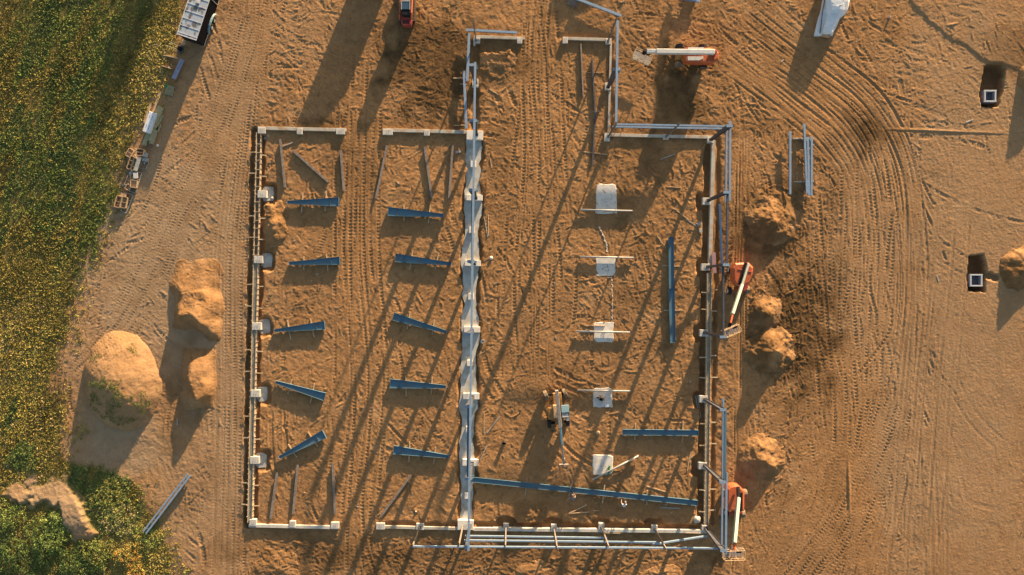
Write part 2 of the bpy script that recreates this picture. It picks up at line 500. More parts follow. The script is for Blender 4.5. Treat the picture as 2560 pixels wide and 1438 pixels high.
# random scuffs first (oldest), then the main haul tracks on top
ZONES = [  # x0,y0,x1,y1, heading, spread, count, length range
    (620, 0, 1160, 310, 70, 60, 34, (60, 260)), (640, 330, 1150, 1300, 85, 40, 40, (60, 300)),
    (1210, 350, 1760, 1180, 80, 50, 55, (50, 260)), (1190, 120, 1520, 330, 80, 70, 16, (40, 140)),
    (1560, 30, 2000, 310, 40, 60, 34, (60, 220)), (1830, 330, 2300, 900, 75, 45, 70, (60, 320)),
    (1860, 820, 2200, 1438, 110, 40, 60, (60, 300)), (480, 60, 640, 560, 110, 35, 22, (60, 260)),
    (180, 500, 460, 880, 125, 35, 26, (60, 260)), (600, 1330, 1820, 1438, 20, 70, 55, (40, 180)),
    (2100, 30, 2540, 330, 35, 50, 26, (50, 200)), (2250, 350, 2540, 1400, 85, 18, 22, (100, 400)),
    (420, 1150, 620, 1438, 70, 40, 24, (60, 200))]
for x0, y0, x1, y1, hd, sp, n, (l0, l1) in ZONES:
    for k in range(int(n * 1.7)):
        x = rr.uniform(x0, x1); y = rr.uniform(y0, y1)
        a = arc(x, y, hd + rr.uniform(-sp, sp) + rr.choice((0, 180)), rr.uniform(l0, l1), rr.gauss(0, 35))
        faint = 0.35 if x0 >= 2250 else 1.0
        t = rr.choice(('chev', 'chev', 'bar', 'bar', 'smooth'))
        kw = dict(w=rr.choice((8, 9, 10, 13)), tread=t, depth=rr.uniform(0.004, 0.020) * faint, amp=rr.uniform(0.004, 0.009) * faint)
        if rr.random() < 0.5: pair(a, gauge=rr.choice((30, 36, 42)), **kw)
        else: stamp(a, **kw)
# scuff ridges where machines turned
RZ = [(1580, 380, 1770, 640, 55, 26, 26), (1290, 150, 1420, 330, 50, 30, 12), (1840, 60, 2020, 330, 45, 30, 22),
      (640, 1345, 1120, 1438, 15, 25, 34), (1200, 1375, 1800, 1438, 10, 30, 26), (1940, 520, 2130, 900, 60, 40, 34),
      (820, 40, 1160, 300, 30, 50, 24), (1210, 370, 1300, 900, 95, 40, 20), (1450, 540, 1640, 800, 65, 35, 22),
      (980, 560, 1140, 920, 60, 60, 20), (2000, 0, 2200, 130, 80, 20, 8), (1870, 1060, 1960, 1120, 30, 40, 10),
      (2090, 950, 2160, 1080, 20, 40, 12), (420, 480, 560, 600, 40, 30, 14), (290, 640, 400, 790, 30, 40, 18), (2330, 20, 2560, 170, 40, 40, 16),
      (760, 1080, 1130, 1280, 80, 60, 12), (1250, 950, 1330, 1100, 20, 60, 8), (1540, 820, 1740, 980, 20, 50, 12), (2140, 270, 2230, 430, 70, 40, 10)]
for x0, y0, x1, y1, hd, sp, n in RZ:
    for k in range(int(n * 1.6)):
        ridge(arc(rr.uniform(x0, x1), rr.uniform(y0, y1), hd + rr.uniform(-sp, sp), rr.uniform(10, 52), rr.gauss(0, 55)), h=rr.uniform(0.012, 0.055) * rr.uniform(0.5, 1.1), w=rr.uniform(1.1, 2.1))

for k in range(95):   # bold irregular ruts in the east yard
    x = rr.uniform(1960, 2300); y = rr.uniform(200, 1150)
    stamp(arc(x, y, rr.gauss(78, 14), rr.uniform(80, 330), rr.gauss(6, 14), 6), w=rr.uniform(4, 9), tread=rr.choice(('smooth', 'chev', 'bar')), depth=rr.uniform(0.008, 0.026), amp=0.006)
for k in range(30):   # churned patch east of the heaps
    stamp(arc(rr.uniform(1950, 2060), rr.uniform(600, 900), rr.gauss(75, 40), rr.uniform(40, 160), rr.gauss(0, 40)), w=rr.uniform(6, 11), tread='bar', depth=rr.uniform(0.015, 0.04), amp=0.009)
CL = [(1855, 470, 2010, 630, 60, 60, 130, 2.0), (1860, 720, 2010, 950, 60, 60, 190, 2.0), (1850, 1090, 1975, 1230, 60, 60, 110, 1.8), (430, 640, 560, 1050, 60, 60, 120, 1.5), (640, 330, 1150, 1300, 90, 50, 900, 1.0), (1210, 350, 1760, 1300, 75, 55, 1300, 1.15), (620, 0, 1160, 310, 60, 60, 560, 1.0), (1190, 100, 1520, 330, 70, 60, 240, 1.1),
      (1560, 0, 2060, 320, 40, 50, 520, 1.0), (1830, 320, 2300, 1000, 80, 30, 1100, 1.15), (1860, 1000, 2330, 1438, 100, 30, 700, 0.8), (600, 1330, 1850, 1438, 15, 50, 520, 1.2),
      (420, 60, 640, 1438, 95, 40, 480, 0.6), (180, 520, 440, 900, 120, 40, 260, 0.6), (2060, 0, 2560, 330, 30, 50, 420, 0.8), (2300, 340, 2560, 1438, 88, 25, 300, 0.4)]
for x0, y0, x1, y1, hd, sp, n, k in CL:
    for q in range(n):
        ridge(arc(rr.uniform(x0, x1), rr.uniform(y0, y1), hd + rr.gauss(0, sp), rr.uniform(6, 34), rr.gauss(0, 50), 3), h=rr.uniform(0.008, 0.034) * k, w=rr.uniform(1.1, 1.9))
# main haul routes
for dx in (-34, -14, 4, 22, 40):
    pair(jit([(905 + dx + rr.uniform(-10, 10), rr.choice((-40, 120, 330))), (900 + dx, 300), (896 + dx, 620), (905 + dx * 1.2, 960), (880 + dx, 1300), (885 + dx * 2, 1480)], 13), gauge=38, w=9, tread='chev', depth=0.014, amp=0.008)
for dx in (-50, -26, 0, 18, 40):
    pair(jit([(1352 + dx * 0.4, -40), (1350 + dx * 0.5, 160), (1360 + dx, 420), (1350 + dx * 1.5, 700), (1340 + dx * 1.2, 960)], 14), gauge=38, w=9, tread='chev', depth=0.012, amp=0.008)
for k in range(24):   # the broad bend on the right
    o = k * 8 + rr.uniform(-6, 6); e0 = rr.uniform(-40, 60)
    pair(jit([(1930 - o * 0.55 + e0, 30 + o * 0.85 + e0), (2060 - o * 0.6, 130 + o * 0.8), (2200 - o * 0.75, 255 + o * 0.65), (2283 - o * 0.92, 430 + o * 0.35), (2302 - o, 720), (2285 - o * 1.15, rr.uniform(900, 1050)), (2250 - o * 1.4, rr.uniform(1150, 1260)), (2190 - o * 1.7, 1480)], 9),
         gauge=rr.choice((14, 22, 38)), w=rr.choice((4, 5, 6, 8)), tread=rr.choice(('smooth', 'smooth', 'chev')), depth=rr.uniform(0.006, 0.019), amp=0.005, cont=rr.uniform(0.15, 0.6))
for k in range(15):
    x = rr.uniform(2040, 2270); y0 = rr.uniform(330, 640); y1 = rr.uniform(880, 1300)
    pair(jit([(x + rr.uniform(-50, 30), y0), (x, y0 * .6 + y1 * .4), (x + rr.uniform(-40, 40), y0 * .3 + y1 * .7), (x + rr.uniform(-70, 50), y1)], 10), gauge=38, w=9, tread='chev', depth=rr.uniform(0.003, 0.014), amp=0.007)
for k in range(9):
    pair(jit([(2190 + k * 9, 1000), (2140 + k * 8, 1180), (2060 + k * 10, 1330), (1940 + k * 16, 1470)], 12), gauge=40, w=10, tread='chev', depth=0.010, amp=0.009)
for k in range(6):
    x = 2280 + rr.uniform(0, 100)
    pair(jit([(x + rr.uniform(0, 60), rr.uniform(500, 800)), (x - 10, 1000), (x - rr.uniform(0, 90), 1480)], 10), gauge=36, w=8, tread='smooth', depth=rr.uniform(0.004, 0.012), amp=0.004)
for k in range(6):    # haul road beside the west wall
    x = 555 + k * 10
    pair(jit([(x + 60, -20), (x + 30, 330), (x, 620), (x - 5, 1000), (x - 15, 1480)], 5), gauge=30, w=8, tread=rr.choice(('bar', 'smooth', 'chev')), depth=0.008, amp=0.006)
for k in range(5):
    pair(jit([(620 + k * 14, 40), (520 + k * 12, 330), (400 + k * 14, 560), (290 + k * 14, 800), (170 + k * 6, 960)], 8), gauge=36, w=9, tread='bar', depth=0.008, amp=0.006)
pair([(165, 900), (160, 1000), (180, 1060)], gauge=26, w=10, tread='bar', depth=0.01, amp=0.008)
for k in range(5):    # lane along the east wall
    x = 1836 + k * 7
    stamp(jit([(x + 8, 330), (x + 2, 700), (x, 1300), (x - 5, 1440)], 2), w=6, tread=rr.choice(('smooth', 'bar')), depth=0.018, amp=0.006)
for k in range(5):
    ridge(jit([(2340 + k * 50, 330), (2410 + k * 34, 332)], 2), h=0.03, w=2.5)
ridge([(2212, 324), (2300, 326), (2420, 331), (2535, 336)], h=0.04, w=2.2)
ridge([(2120, 1150), (2122, 1230), (2124, 1290)], h=0.05, w=2.5)

# --- raised ground in the far (upper right) corner with an eroded edge
edge_y = np.interp(U, [2230, 2290, 2350, 2420, 2480, 2560, 3000], [-60, 20, 75, 120, 158, 182, 210]) + 12 * fbm(U, V, 40, 2, 44)
Hs += 0.085 * sstep(edge_y - V, -8, 6) * (U > 2180)
# --- trenches
def trench(line, half, depth, soft=3.0, nse=4.0, seed=0):
    global Hs
    d = near_line(line, half + 30) + nse * fbm(U, V, 22, 2, 50 + seed) * 2
    k = 1 - sstep(d, half - soft, half + soft)
    H0 = Hs + Hr
    return k * depth
TR = np.zeros_like(Hs)
def add_tr(a):
    global TR
    TR = np.maximum(TR, a)
add_tr(trench([(636, 330), (632, 640), (624, 900), (618, 1316)], 9, 0.42, 2.5, 2.5, 1))
add_tr(trench([(655, 345), (650, 640), (643, 900), (636, 1300)], 7, 0.40, 2.5, 2.5, 2))
LP = [(672, 484), (668, 650), (662, 815), (656, 984), (654, 1150)]
for i, (x, y) in enumerate(LP): add_tr(blob(x - 2, y + 2, 21, 26, 0.12, 0.3, 3 + i, 18, 4.0) * 0.33)
add_tr(trench([(1772, 370), (1764, 660), (1758, 1000), (1754, 1310)], 10, 0.36, 2.5, 3, 9))
add_tr(trench([(1795, 350), (1790, 640), (1784, 900), (1780, 1310)], 5, 0.18, 2.5, 3, 10))
RP = [(1762, 503), (1760, 668), (1757, 833), (1752, 1000), (1750, 1165)]
for i, (x, y) in enumerate(RP): add_tr(blob(x - 5, y, 17, 24, 0.14, 0.4, 12 + i, 18, 3.0) * 0.40)
add_tr(trench([(1200, 1314), (1500, 1317), (1755, 1320)], 8, 0.34, 2.5, 3, 17))
for i, x in enumerate((1265, 1385, 1503, 1637)): add_tr(blob(x, 1310, 24, 15, 0.16, 0.4, 18 + i, 18, 3.0) * 0.34)
add_tr(trench([(957, 1311), (1150, 1314)], 6, 0.16, 2.5, 4, 23))
add_tr(trench([(1188, 110), (1186, 320)], 10, 0.25, 3, 6, 24))
add_tr(trench([(1530, 115), (1528, 330)], 6, 0.16, 3, 5, 25))
add_tr(trench([(1400, 90), (1528, 94)], 6, 0.10, 3, 5, 26))
# centre footing strip
CS_Y = [330, 350, 395, 410, 455, 475, 520, 545, 600, 628, 690, 712, 770, 792, 850, 875, 930, 955, 1020, 1045, 1100, 1125, 1190, 1215, 1290, 1320]
CS_L = [1160, 1158, 1160, 1163, 1162, 1155, 1154, 1157, 1157, 1152, 1151, 1156, 1155, 1149, 1148, 1151, 1150, 1146, 1145, 1149, 1147, 1143, 1143, 1147, 1146, 1148]
CS_R = [1212, 1212, 1211, 1207, 1203, 1210, 1211, 1206, 1203, 1206, 1206, 1198, 1196, 1204, 1204, 1197, 1194, 1202, 1201, 1192, 1189, 1195, 1194, 1188, 1186, 1188]
CS_L = [x + 4 for x in CS_L]; CS_R = [x - 5 for x in CS_R]
wl = 8 * fbm(U, V, 20, 3, 61); wr = 10 * fbm(U, V, 20, 3, 62)
inx = sstep(U - np.interp(V, CS_Y, CS_L) + wl, -5, -2) * sstep(np.interp(V, CS_Y, CS_R) - U + wr, -5, -2) * (V > 345) * (V < 1316)
add_tr(inx * 0.27)
# pits round the two manholes
def pit(poly, depth):
    poly = np.array(poly, float); d = np.full(U.shape, -1e9)
    n = len(poly)
    for i in range(n):
        (x0, y0), (x1, y1) = poly[i], poly[(i + 1) % n]
        l = math.hypot(x1 - x0, y1 - y0)
        d = np.maximum(d, ((U - x0) * (y1 - y0) - (V - y0) * (x1 - x0)) / l)
    return (1 - sstep(d + 3 * fbm(U, V, 14, 2, 71), -3, 2.5)) * depth
add_tr(pit([(2462, 168), (2449, 240), (2456, 264), (2494, 268), (2508, 222), (2512, 175), (2505, 160), (2470, 160)][::-1], 1.5))
add_tr(pit([(2424, 640), (2418, 700), (2424, 726), (2460, 730), (2466, 690), (2464, 660), (2458, 636)][::-1], 1.5))
for sx, sy in ((2474, 690), (2488, 695)): add_tr(blob(sx, sy, 10, 9, 0.3, 0.3, 2) * 0.25)

# footprints that must stay level under slabs and machines
Hs = Hs * (1 - 0.6 * sstep(-np.abs(U - 1510), -45, -30) * (V > 440) * (V < 1200))
Hs = Hs + 0.5 * bare * np.exp(-((V - 1285) / 62) ** 2)  # bare patch banked up so its slope catches the sun
calm = (1 - 0.7 * veg) * (1.95 - 0.55 * sstep(U, 2330, 2450)) * (1 - 0.15 * sstep(-U, -620, -560))
Z = Hs + Hr * calm * (1 - 0.7 * sstep(TR, 0.02, 0.1)) - TR
Z = np.where((np.abs(X) > 61.5) | (np.abs(Y) > 35), Z * 0.3, Z)

# --- soil colour zones: r damp, g pale/dry gravel, b vegetated
damp = np.zeros_like(Z)
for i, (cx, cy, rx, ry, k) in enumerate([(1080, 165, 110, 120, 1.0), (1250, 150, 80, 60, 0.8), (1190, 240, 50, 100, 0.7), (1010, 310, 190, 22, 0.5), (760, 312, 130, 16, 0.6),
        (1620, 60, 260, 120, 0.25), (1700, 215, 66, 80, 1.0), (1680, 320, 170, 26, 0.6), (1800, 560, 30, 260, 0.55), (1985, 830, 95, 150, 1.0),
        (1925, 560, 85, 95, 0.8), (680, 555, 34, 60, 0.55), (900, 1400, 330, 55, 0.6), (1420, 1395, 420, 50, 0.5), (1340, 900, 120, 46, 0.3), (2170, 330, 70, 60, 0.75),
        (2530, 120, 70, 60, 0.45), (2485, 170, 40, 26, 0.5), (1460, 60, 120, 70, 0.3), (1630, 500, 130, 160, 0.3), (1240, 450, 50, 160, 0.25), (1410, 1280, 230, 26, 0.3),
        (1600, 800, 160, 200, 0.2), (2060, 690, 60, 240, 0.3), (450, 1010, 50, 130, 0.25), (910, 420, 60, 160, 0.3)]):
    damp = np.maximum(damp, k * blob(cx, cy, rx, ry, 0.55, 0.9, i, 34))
damp = np.maximum(damp, 0.6 * sstep(TR, 0.05, 0.2))
damp = np.clip(damp + 0.55 * np.clip(fbm(U, V, 60, 5, 81, 0.6) - 0.02, -0.3, 0.5) * (1 - 0.7 * sstep(U, 2230, 2400)), 0, 1)
pale = np.zeros_like(Z)
for i, (cx, cy, rx, ry, k) in enumerate([(400, 620, 210, 330, 0.9), (570, 900, 55, 600, 0.7), (560, 200, 110, 260, 0.55), (260, 900, 110, 160, 0.5), (500, 1250, 120, 220, 0.55), (2420, 700, 190, 800, 0.50),
        (2280, 1100, 90, 360, 0.5), (300, 1100, 120, 90, 1.0), (130, 1260, 130, 110, 1.0), (720, 60, 110, 110, 0.3), (2180, 620, 120, 300, 0.35)]):  # bare scrub patch gets full pale weight, sunlight put into its colour
    pale = np.maximum(pale, k * blob(cx, cy, rx, ry, 0.5, 0.5, 30 + i, 50))
soil = np.stack([damp * (1 - veg), pale, veg, np.ones_like(Z)], axis=-1).astype(np.float32)

# terrain sampled at any point (for standing things on it)
def gz(x, y):
    ix = int(round((x - XF[0]) / STEP)) + OX; iy = int(round((y - YF[0]) / STEP)) + OY
    ix = min(max(ix, 0), len(XS) - 1); iy = min(max(iy, 0), len(YS) - 1)
    return float(Z[ix, iy])

def grid_mesh(name, vx, nx, ny, cols, material):
    me = bpy.data.meshes.new(name)
    nv = nx * ny; nf = (nx - 1) * (ny - 1)
    me.vertices.add(nv); me.vertices.foreach_set("co", vx.astype(np.float32).ravel())
    i = np.arange(nx - 1)[:, None] * ny + np.arange(ny - 1)[None, :]
    q = np.stack([i, i + ny, i + ny + 1, i + 1], axis=-1).reshape(-1, 4)
    me.loops.add(nf * 4); me.loops.foreach_set("vertex_index", q.ravel().astype(np.int32))
    me.polygons.add(nf); me.polygons.foreach_set("loop_start", (np.arange(nf) * 4).astype(np.int32))
    me.polygons.foreach_set("use_smooth", np.ones(nf, dtype=bool))
    me.update(calc_edges=True)
    at = me.attributes.new("soil", 'FLOAT_COLOR', 'POINT'); at.data.foreach_set("color", cols.astype(np.float32).ravel())
    me.materials.append(MAT[material])
    o = bpy.data.objects.new(name, me); COL.objects.link(o)
    return o
ground = grid_mesh("ground", np.stack([X, Y, Z], -1), len(XS), len(YS), soil, "soil")
tag(ground, "bare orange brown building site soil scored by wheel tracks", None, None, "structure")

# ------------------------------------------------------------------ soil heaps
def heap(name, label, u0, v0, u1, v1, fn, damp_k, pale_k, step=0.085, group=None, rough_k=1.0, seed=0):
    """heap seen between photo pixels; fn(u,v) gives height in metres"""
    xs = np.arange((u0 - 1280) / PXM, (u1 - 1280) / PXM, step); ys = np.arange(-(v1 - 719) / PXM, -(v0 - 719) / PXM, step)
    x, y = np.meshgrid(xs, ys, indexing='ij'); u = 1280 + x * PXM; v = 719 - y * PXM
    h = fn(u, v)
    ix = np.clip(np.rint((x - XF[0]) / STEP).astype(int) + OX, 0, len(XS) - 1); iy = np.clip(np.rint((y - YF[0]) / STEP).astype(int) + OY, 0, len(YS) - 1)
    gsm = np.minimum(Z[ix, iy], 0.02)
    nse = (0.07 * fbm(u, v, 30, 3, 90 + seed) + 0.045 * fbm(u, v, 8, 2, 95 + seed) + 0.035 * vn(u, v, 3.6, 97 + seed)) * np.clip(h / 0.4, 0, 1) * rough_k
    z = np.where(h > 0.0, gsm + h + nse, gsm - 0.12)
    z = np.where(h < 0.015, gsm - 0.12, z)
    c = np.zeros(x.shape + (4,), np.float32)
    k = np.clip(0.62 + 1.3 * fbm(u, v, 30, 4, 99 + seed), 0, 1)
    c[..., 0] = damp_k * k; c[..., 1] = np.clip(pale_k + 0.15 * (1 - k), 0, 1); c[..., 3] = 1
    vx = np.stack([x, y, z], -1)
    org = np.array([x.mean(), y.mean(), 0.0]); vx = vx - org
    o = grid_mesh(name, vx, x.shape[0], x.shape[1], c, "soil"); o.location = org
    return tag(o, label, "soil heap", group)

def dome(cx, cy, rx, ry, hgt, p=2.0, nse=0.25, sc=40, seed=0, north=1.0, south=1.0):
    def fn(u, v):
        dy = (v - cy); ryy = np.where(dy < 0, ry * north, ry * south)
        d = np.sqrt(((u - cx) / rx) ** 2 + (dy / ryy) ** 2) + nse * fbm(u, v, sc, 3, seed)
        d = np.clip(d, 0, 2)
        return hgt * np.clip(1 - d ** p, 0, 1) ** 1.35
    return fn
def mound_big(u, v):
    w = v - 0.10 * (u - 306)
    d = np.sqrt(((u - 306) / 97) ** 2 + (np.where(w < 968, (w - 968) / 142, (w - 968) / 108)) ** 2) + 0.07 * fbm(u, v, 46, 3, 7)
    return 2.0 * np.clip(1 - np.clip(d, 0, 2) ** 1.9, 0, 1)
heap("soil_mound", "big round pale soil mound with weeds beside the grass field", 190, 815, 420, 1100, mound_big, 0.12, 0.3, seed=1, rough_k=0.55)
def ramp_n(u, v):
    w = fbm(u, v, 60, 2, 3); w2 = fbm(u, v, 44, 2, 4)
    side = np.minimum(sstep(u + 16 * w, 428, 462), 1 - sstep(u + 24 * w2, 518, 562))
    rise = np.clip((v - 640 + 30 * w2) / 170, 0, 1) ** 1.2 * 1.35 + 0.18 * sstep(v + 30 * w, 716, 732) * sstep(u, 470, 500)
    drop = 1 - sstep(v + 50 * w - 0.12 * (u - 490), 792, 848)
    return rise * side * drop
heap("soil_ramp", "pale flat topped soil stockpile scraped by a bucket, west of the building", 425, 645, 570, 880, ramp_n, 0.30, 0.05, seed=2, rough_k=0.7)
def ramp_s(u, v):
    w = fbm(u, v, 50, 2, 13); w2 = fbm(u, v, 40, 2, 14)
    side = np.minimum(sstep(u + 26 * w, 444, 486), 1 - sstep(u + 20 * w2, 512, 548))
    rise = sstep(v + 16 * w2, 862, 928) * 0.75 + np.clip((v - 905) / 90, 0, 1) * 0.5
    drop = 1 - sstep(v + 36 * w, 968, 1026)
    return rise * side * drop
heap("soil_ramp", "small scraped soil stockpile below the shadow of the flat topped stockpile", 440, 865, 560, 1040, ramp_s, 0.25, 0.05, seed=3, rough_k=0.7)
PG = "soil heaps beside the east wall"
heap("soil_heap", "orange soil heap east of the wall, northernmost of its row", 1850, 440, 2016, 650, dome(1930, 554, 68, 62, 1.15, 1.05, 0.3, 24, 5, 1.5, 1.0), 0.8, 0.0, group=PG, seed=4)
heap("soil_heap", "orange soil heap just east of the red boom lift", 1860, 705, 1972, 835, dome(1914, 782, 46, 42, 0.85, 1.05, 0.3, 22, 6, 1.2, 0.95), 0.9, 0.0, group=PG, seed=5)
heap("soil_heap", "soil heap with a bright crest, second from the south in the row", 1850, 785, 2005, 950, dome(1924, 872, 66, 60, 1.35, 1.05, 0.3, 24, 8, 1.1, 1.05), 0.75, 0.0, group=PG, seed=6)
heap("soil_heap", "pale soil heap north of the southern boom lift", 1835, 1070, 1980, 1230, dome(1904, 1146, 60, 56, 1.15, 1.05, 0.28, 26, 9, 1.1, 1.1), 0.45, 0.05, group=PG, seed=7)
heap("soil_heap", "small orange spoil heap against the inside of the west wall", 644, 480, 740, 650, dome(686, 560, 34, 62, 0.75, 1.2, 0.35, 18, 10), 0.55, 0.0, seed=8)
heap("soil_heap", "dark soil heap at the right edge beside the lower manhole", 2485, 595, 2640, 760, dome(2556, 672, 58, 60, 1.2, 1.3, 0.3, 30, 11), 0.75, 0.0, seed=9)
heap("soil_heap", "low soil heap at the right edge beside the upper manhole", 2520, 120, 2700, 260, dome(2605, 190, 66, 46, 1.5, 1.6, 0.2, 34, 12), 0.6, 0.0, seed=10)
heap("soil_heap", "little sandy heap at the bottom edge below the south girts", 1275, 1388, 1385, 1470, dome(1330, 1432, 48, 34, 0.2, 1.2, 0.4, 26, 13), 0.3, 0.0, seed=11)
heap("soil_heap", "little sandy heap at the bottom edge near the southeast corner", 1590, 1395, 1735, 1480, dome(1660, 1438, 62, 32, 0.2, 1.2, 0.4, 26, 14), 0.3, 0.0, seed=12)
heap("soil_heap", "rough orange spoil at the bottom edge below the southwest wall", 615, 1368, 780, 1470, dome(690, 1420, 70, 46, 0.24, 1.2, 0.5, 26, 15), 0.6, 0.0, seed=13)
heap("soil_heap", "trampled orange spoil inside the northern entrance bay", 1200, 120, 1310, 200, dome(1245, 158, 50, 36, 0.28, 1.4, 0.6, 20, 16), 0.6, 0.0, seed=14)

# ------------------------------------------------------------------ foundations
def wall_thing(label, p0, p1, w=9.0, top=0.22, bottom=-0.5, material="concrete", group=None):
    """foundation wall along photo pixels p0-p1 (outer width w px at ground)"""
    a, b = P(*p0), P(*p1)
    e = thing("foundation_wall", ((a.x + b.x) / 2, (a.y + b.y) / 2, 0), label, "foundation", group)
    if material:
        MB().bar((a.x, a.y, (top + bottom) / 2), (b.x, b.y, (top + bottom) / 2), w / PXM, top - bottom).build("wall", material, e, bevel=0.012)
    return e
def pier(e, x, y, w=20, h=18, top=0.30, bottom=-0.5, material="concrete"):
    c = P(x, y, top)
    k = (CAMH - top) / F
    rz = R(-1.1)
    o = MB().box((c.x, c.y, (top + bottom) / 2), (w * k, h * k, top - bottom), rz).build("pier", material, e, bevel=0.015)
    m = MB()
    for dx in (-0.12, 0.12):
        for dy in (-0.1, 0.1):
            m.tube((c.x + dx, c.y + dy, top - 0.02), (c.x + dx, c.y + dy, top + 0.06), 0.018, n=6)
    tag(m.build("anchor_bolts", "steel_dark", o), kind="stuff")
    return o

def form_wall(label, p0, p1, fill_to, braces_l, braces_r, w=10.5, top=0.24, fill_from=None):
    """form boards both sides, spreaders, stakes, braces; concrete fill for part of the length"""
    a, b = P(*p0), P(*p1); d = (b - a).normalized(); n = Vector((d.y, -d.x, 0))   # n points to image left/right
    e = thing("foundation_wall", ((a.x + b.x) / 2, (a.y + b.y) / 2, 0), label, "foundation")
    half = w / PXM / 2
    L = (b - a).length
    segs = max(2, int(round(L / 4.88)))
    for s in (-1, 1):
        for i in range(segs):
            q0 = a + d * (L * i / segs + 0.01) + n * s * (half + rr.uniform(-0.012, 0.012)); q1 = a + d * (L * (i + 1) / segs - 0.01) + n * s * (half + rr.uniform(-0.012, 0.012))
            zt = top + rr.uniform(-0.012, 0.012)
            q0.z = q1.z = (zt - 0.45) / 2
            MB().bar(q0, q1, 0.075, zt + 0.45).build("form_board", "form_lumber", e)
    f0, f1 = fill_to
    q0 = a + d * (L * f0); q1 = a + d * (L * f1); q0.z = q1.z = (0.17 - 0.45) / 2
    if f1 > f0: MB().bar(q0, q1, 2 * half - 0.08, 0.17 + 0.45).build("concrete_fill", "fill_concrete", e)
    if f0 > 0.02:
        q0 = a + d * 0.05; q1 = a + d * (L * f0 - 0.02); q0.z = q1.z = (-0.22 - 0.45) / 2
        MB().bar(q0, q1, 2 * half - 0.08, 0.45 - 0.22).build("footing", "fill_concrete", e)
    k = 0
    t = 0.03
    while t < f0 if f0 > 0.02 else False:
        c = a + d * (L * t); c.z = top + 0.02
        MB().bar(c - n * (half + 0.06), c + n * (half + 0.06), 0.07, 0.045).build("spreader", "form_lumber", e)
        t += 0.0225 + rr.uniform(-0.003, 0.003)
    st = MB()
    t = 0.01
    while t < 0.995:
        for s in (-1, 1):
            c = a + d * (L * t) + n * s * (half + 0.075)
            st.bar((c.x, c.y, -0.5), (c.x, c.y, top + rr.uniform(0.0, 0.16)), 0.06, 0.05)
        t += 0.62 / L + rr.uniform(-0.1, 0.1) / L
    tag(st.build("stake", "lumber_orange", e), kind="stuff")
    for s, ys in ((-1, braces_l), (1, braces_r)):
        for y in ys:
            c = a + d * ((P(0, y).y - a.y) / d.y)
            sgn = s if n.x > 0 else -s
            q0 = c + n * (sgn * (half + 0.04)); q1 = c + n * (sgn * (half + 0.04 + rr.uniform(0.62, 0.85))) + d * rr.uniform(-0.06, 0.06)
            q0.z = top - 0.03; q1.z = 0.12 + rr.uniform(0, 0.06)
            MB().bar(q0, q1, 0.12, 0.05).build("brace", rr.choice(("form_lumber", "form_lumber", "lumber")), e)
    return e

W = form_wall("long west foundation wall in timber forms with braces on both sides", (648, 332), (626, 1306), (0.33, 0.995),
    (381, 434, 540, 594, 711, 766, 874, 928, 1040, 1094, 1207, 1261), (388, 441, 546, 598, 716, 770, 878, 932, 1046, 1098, 1212, 1264))
for x, y in ((655, 485), (646, 649), (641, 816), (638, 984), (636, 1151)): pier(W, x, y, 22, 18)
# exposed footing pads in the trench beside the west piers
for i, (x, y) in enumerate(LP):
    c = P(x - 2, y, -0.30)
    poly = []
    for k in range(14):
        t = 2 * math.pi * k / 14; r = 1 + rr.uniform(-0.12, 0.08)
        poly.append((c.x + 0.05 + math.copysign(abs(math.cos(t)) ** 0.45, math.cos(t)) * 0.66 * r, c.y - 0.05 + math.copysign(abs(math.sin(t)) ** 0.45, math.sin(t)) * 0.88 * r))
    MB().prism(poly, -0.6, -0.30).build("footing", "concrete_green", W)

E_up = wall_thing("bare concrete upper half of the east foundation wall", (1783, 352), (1774, 668), 9, material="concrete_dirty")
for x, y in ((1767, 503), (1764, 668)): pier(E_up, x, y, 20, 17)
E_lo = form_wall("lower half of the east foundation wall in timber forms with braces", (1773, 682), (1765, 1312), (0.0, 0.995),
    (732, 774, 893, 945, 1059, 1113, 1225, 1279), (725, 777, 889, 943, 1055, 1108, 1222, 1275), w=9.5)
for x, y in ((1760, 833), (1759, 998), (1757, 1165)): pier(E_lo, x, y, 20, 17)

T1 = wall_thing("short north foundation wall with three piers at the northwest corner", (646, 321), (866, 326), 8, material="concrete_dirty")
for x, y, w in ((654, 326, 19), (749, 328, 14), (851, 328, 22)): pier(T1, x, y, w, 15, 0.28)
T2 = wall_thing("north foundation wall between the western gateway and the centre footing", (957, 326), (1166, 331), 8, material="concrete_dirty")
for x, y, w in ((969, 330, 25), (1067, 332, 14)): pier(T2, x, y, w, 14, 0.27)
T3 = wall_thing("short foundation wall at the top left of the entrance bay", (1184, 93), (1312, 97), 7, material="concrete_dirty")
for x, y, w in ((1193, 100, 14), (1299, 101, 13)): pier(T3, x, y, w, 14, 0.28)
a, b = P(1186, 97), P(1186, 114)
MB().bar((a.x, a.y, -0.1), (b.x, b.y, -0.1), 0.26, 0.62).build("wall_return", "concrete", T3, bevel=0.01)
pier(T3, 1188, 207, 15, 20, 0.28)
T4 = wall_thing("foundation wall at the top right of the entrance bay", (1406, 97), (1529, 101), 7, material="concrete_dirty")
for x, y, w in ((1413, 101, 13), (1521, 103, 13)): pier(T4, x, y, w, 14, 0.28)
T5 = wall_thing("thin north to south foundation wall on the east side of the entrance bay", (1527, 106), (1521, 332), 5, 0.16, material="concrete_dirty")
pier(T5, 1520, 216, 15, 18, 0.28); 
T6 = wall_thing("north foundation wall from the entrance bay to the northeast corner", (1516, 338), (1784, 344), 7.5, material="concrete_dirty")
for x, y, w, h in ((1518, 343, 14, 20), (1665, 342, 14, 13), (1776, 350, 15, 14)): pier(T6, x, y, w, h, 0.28)
B1 = wall_thing("white south foundation wall at the southwest corner", (623, 1313), (846, 1318), 8, material="concrete")
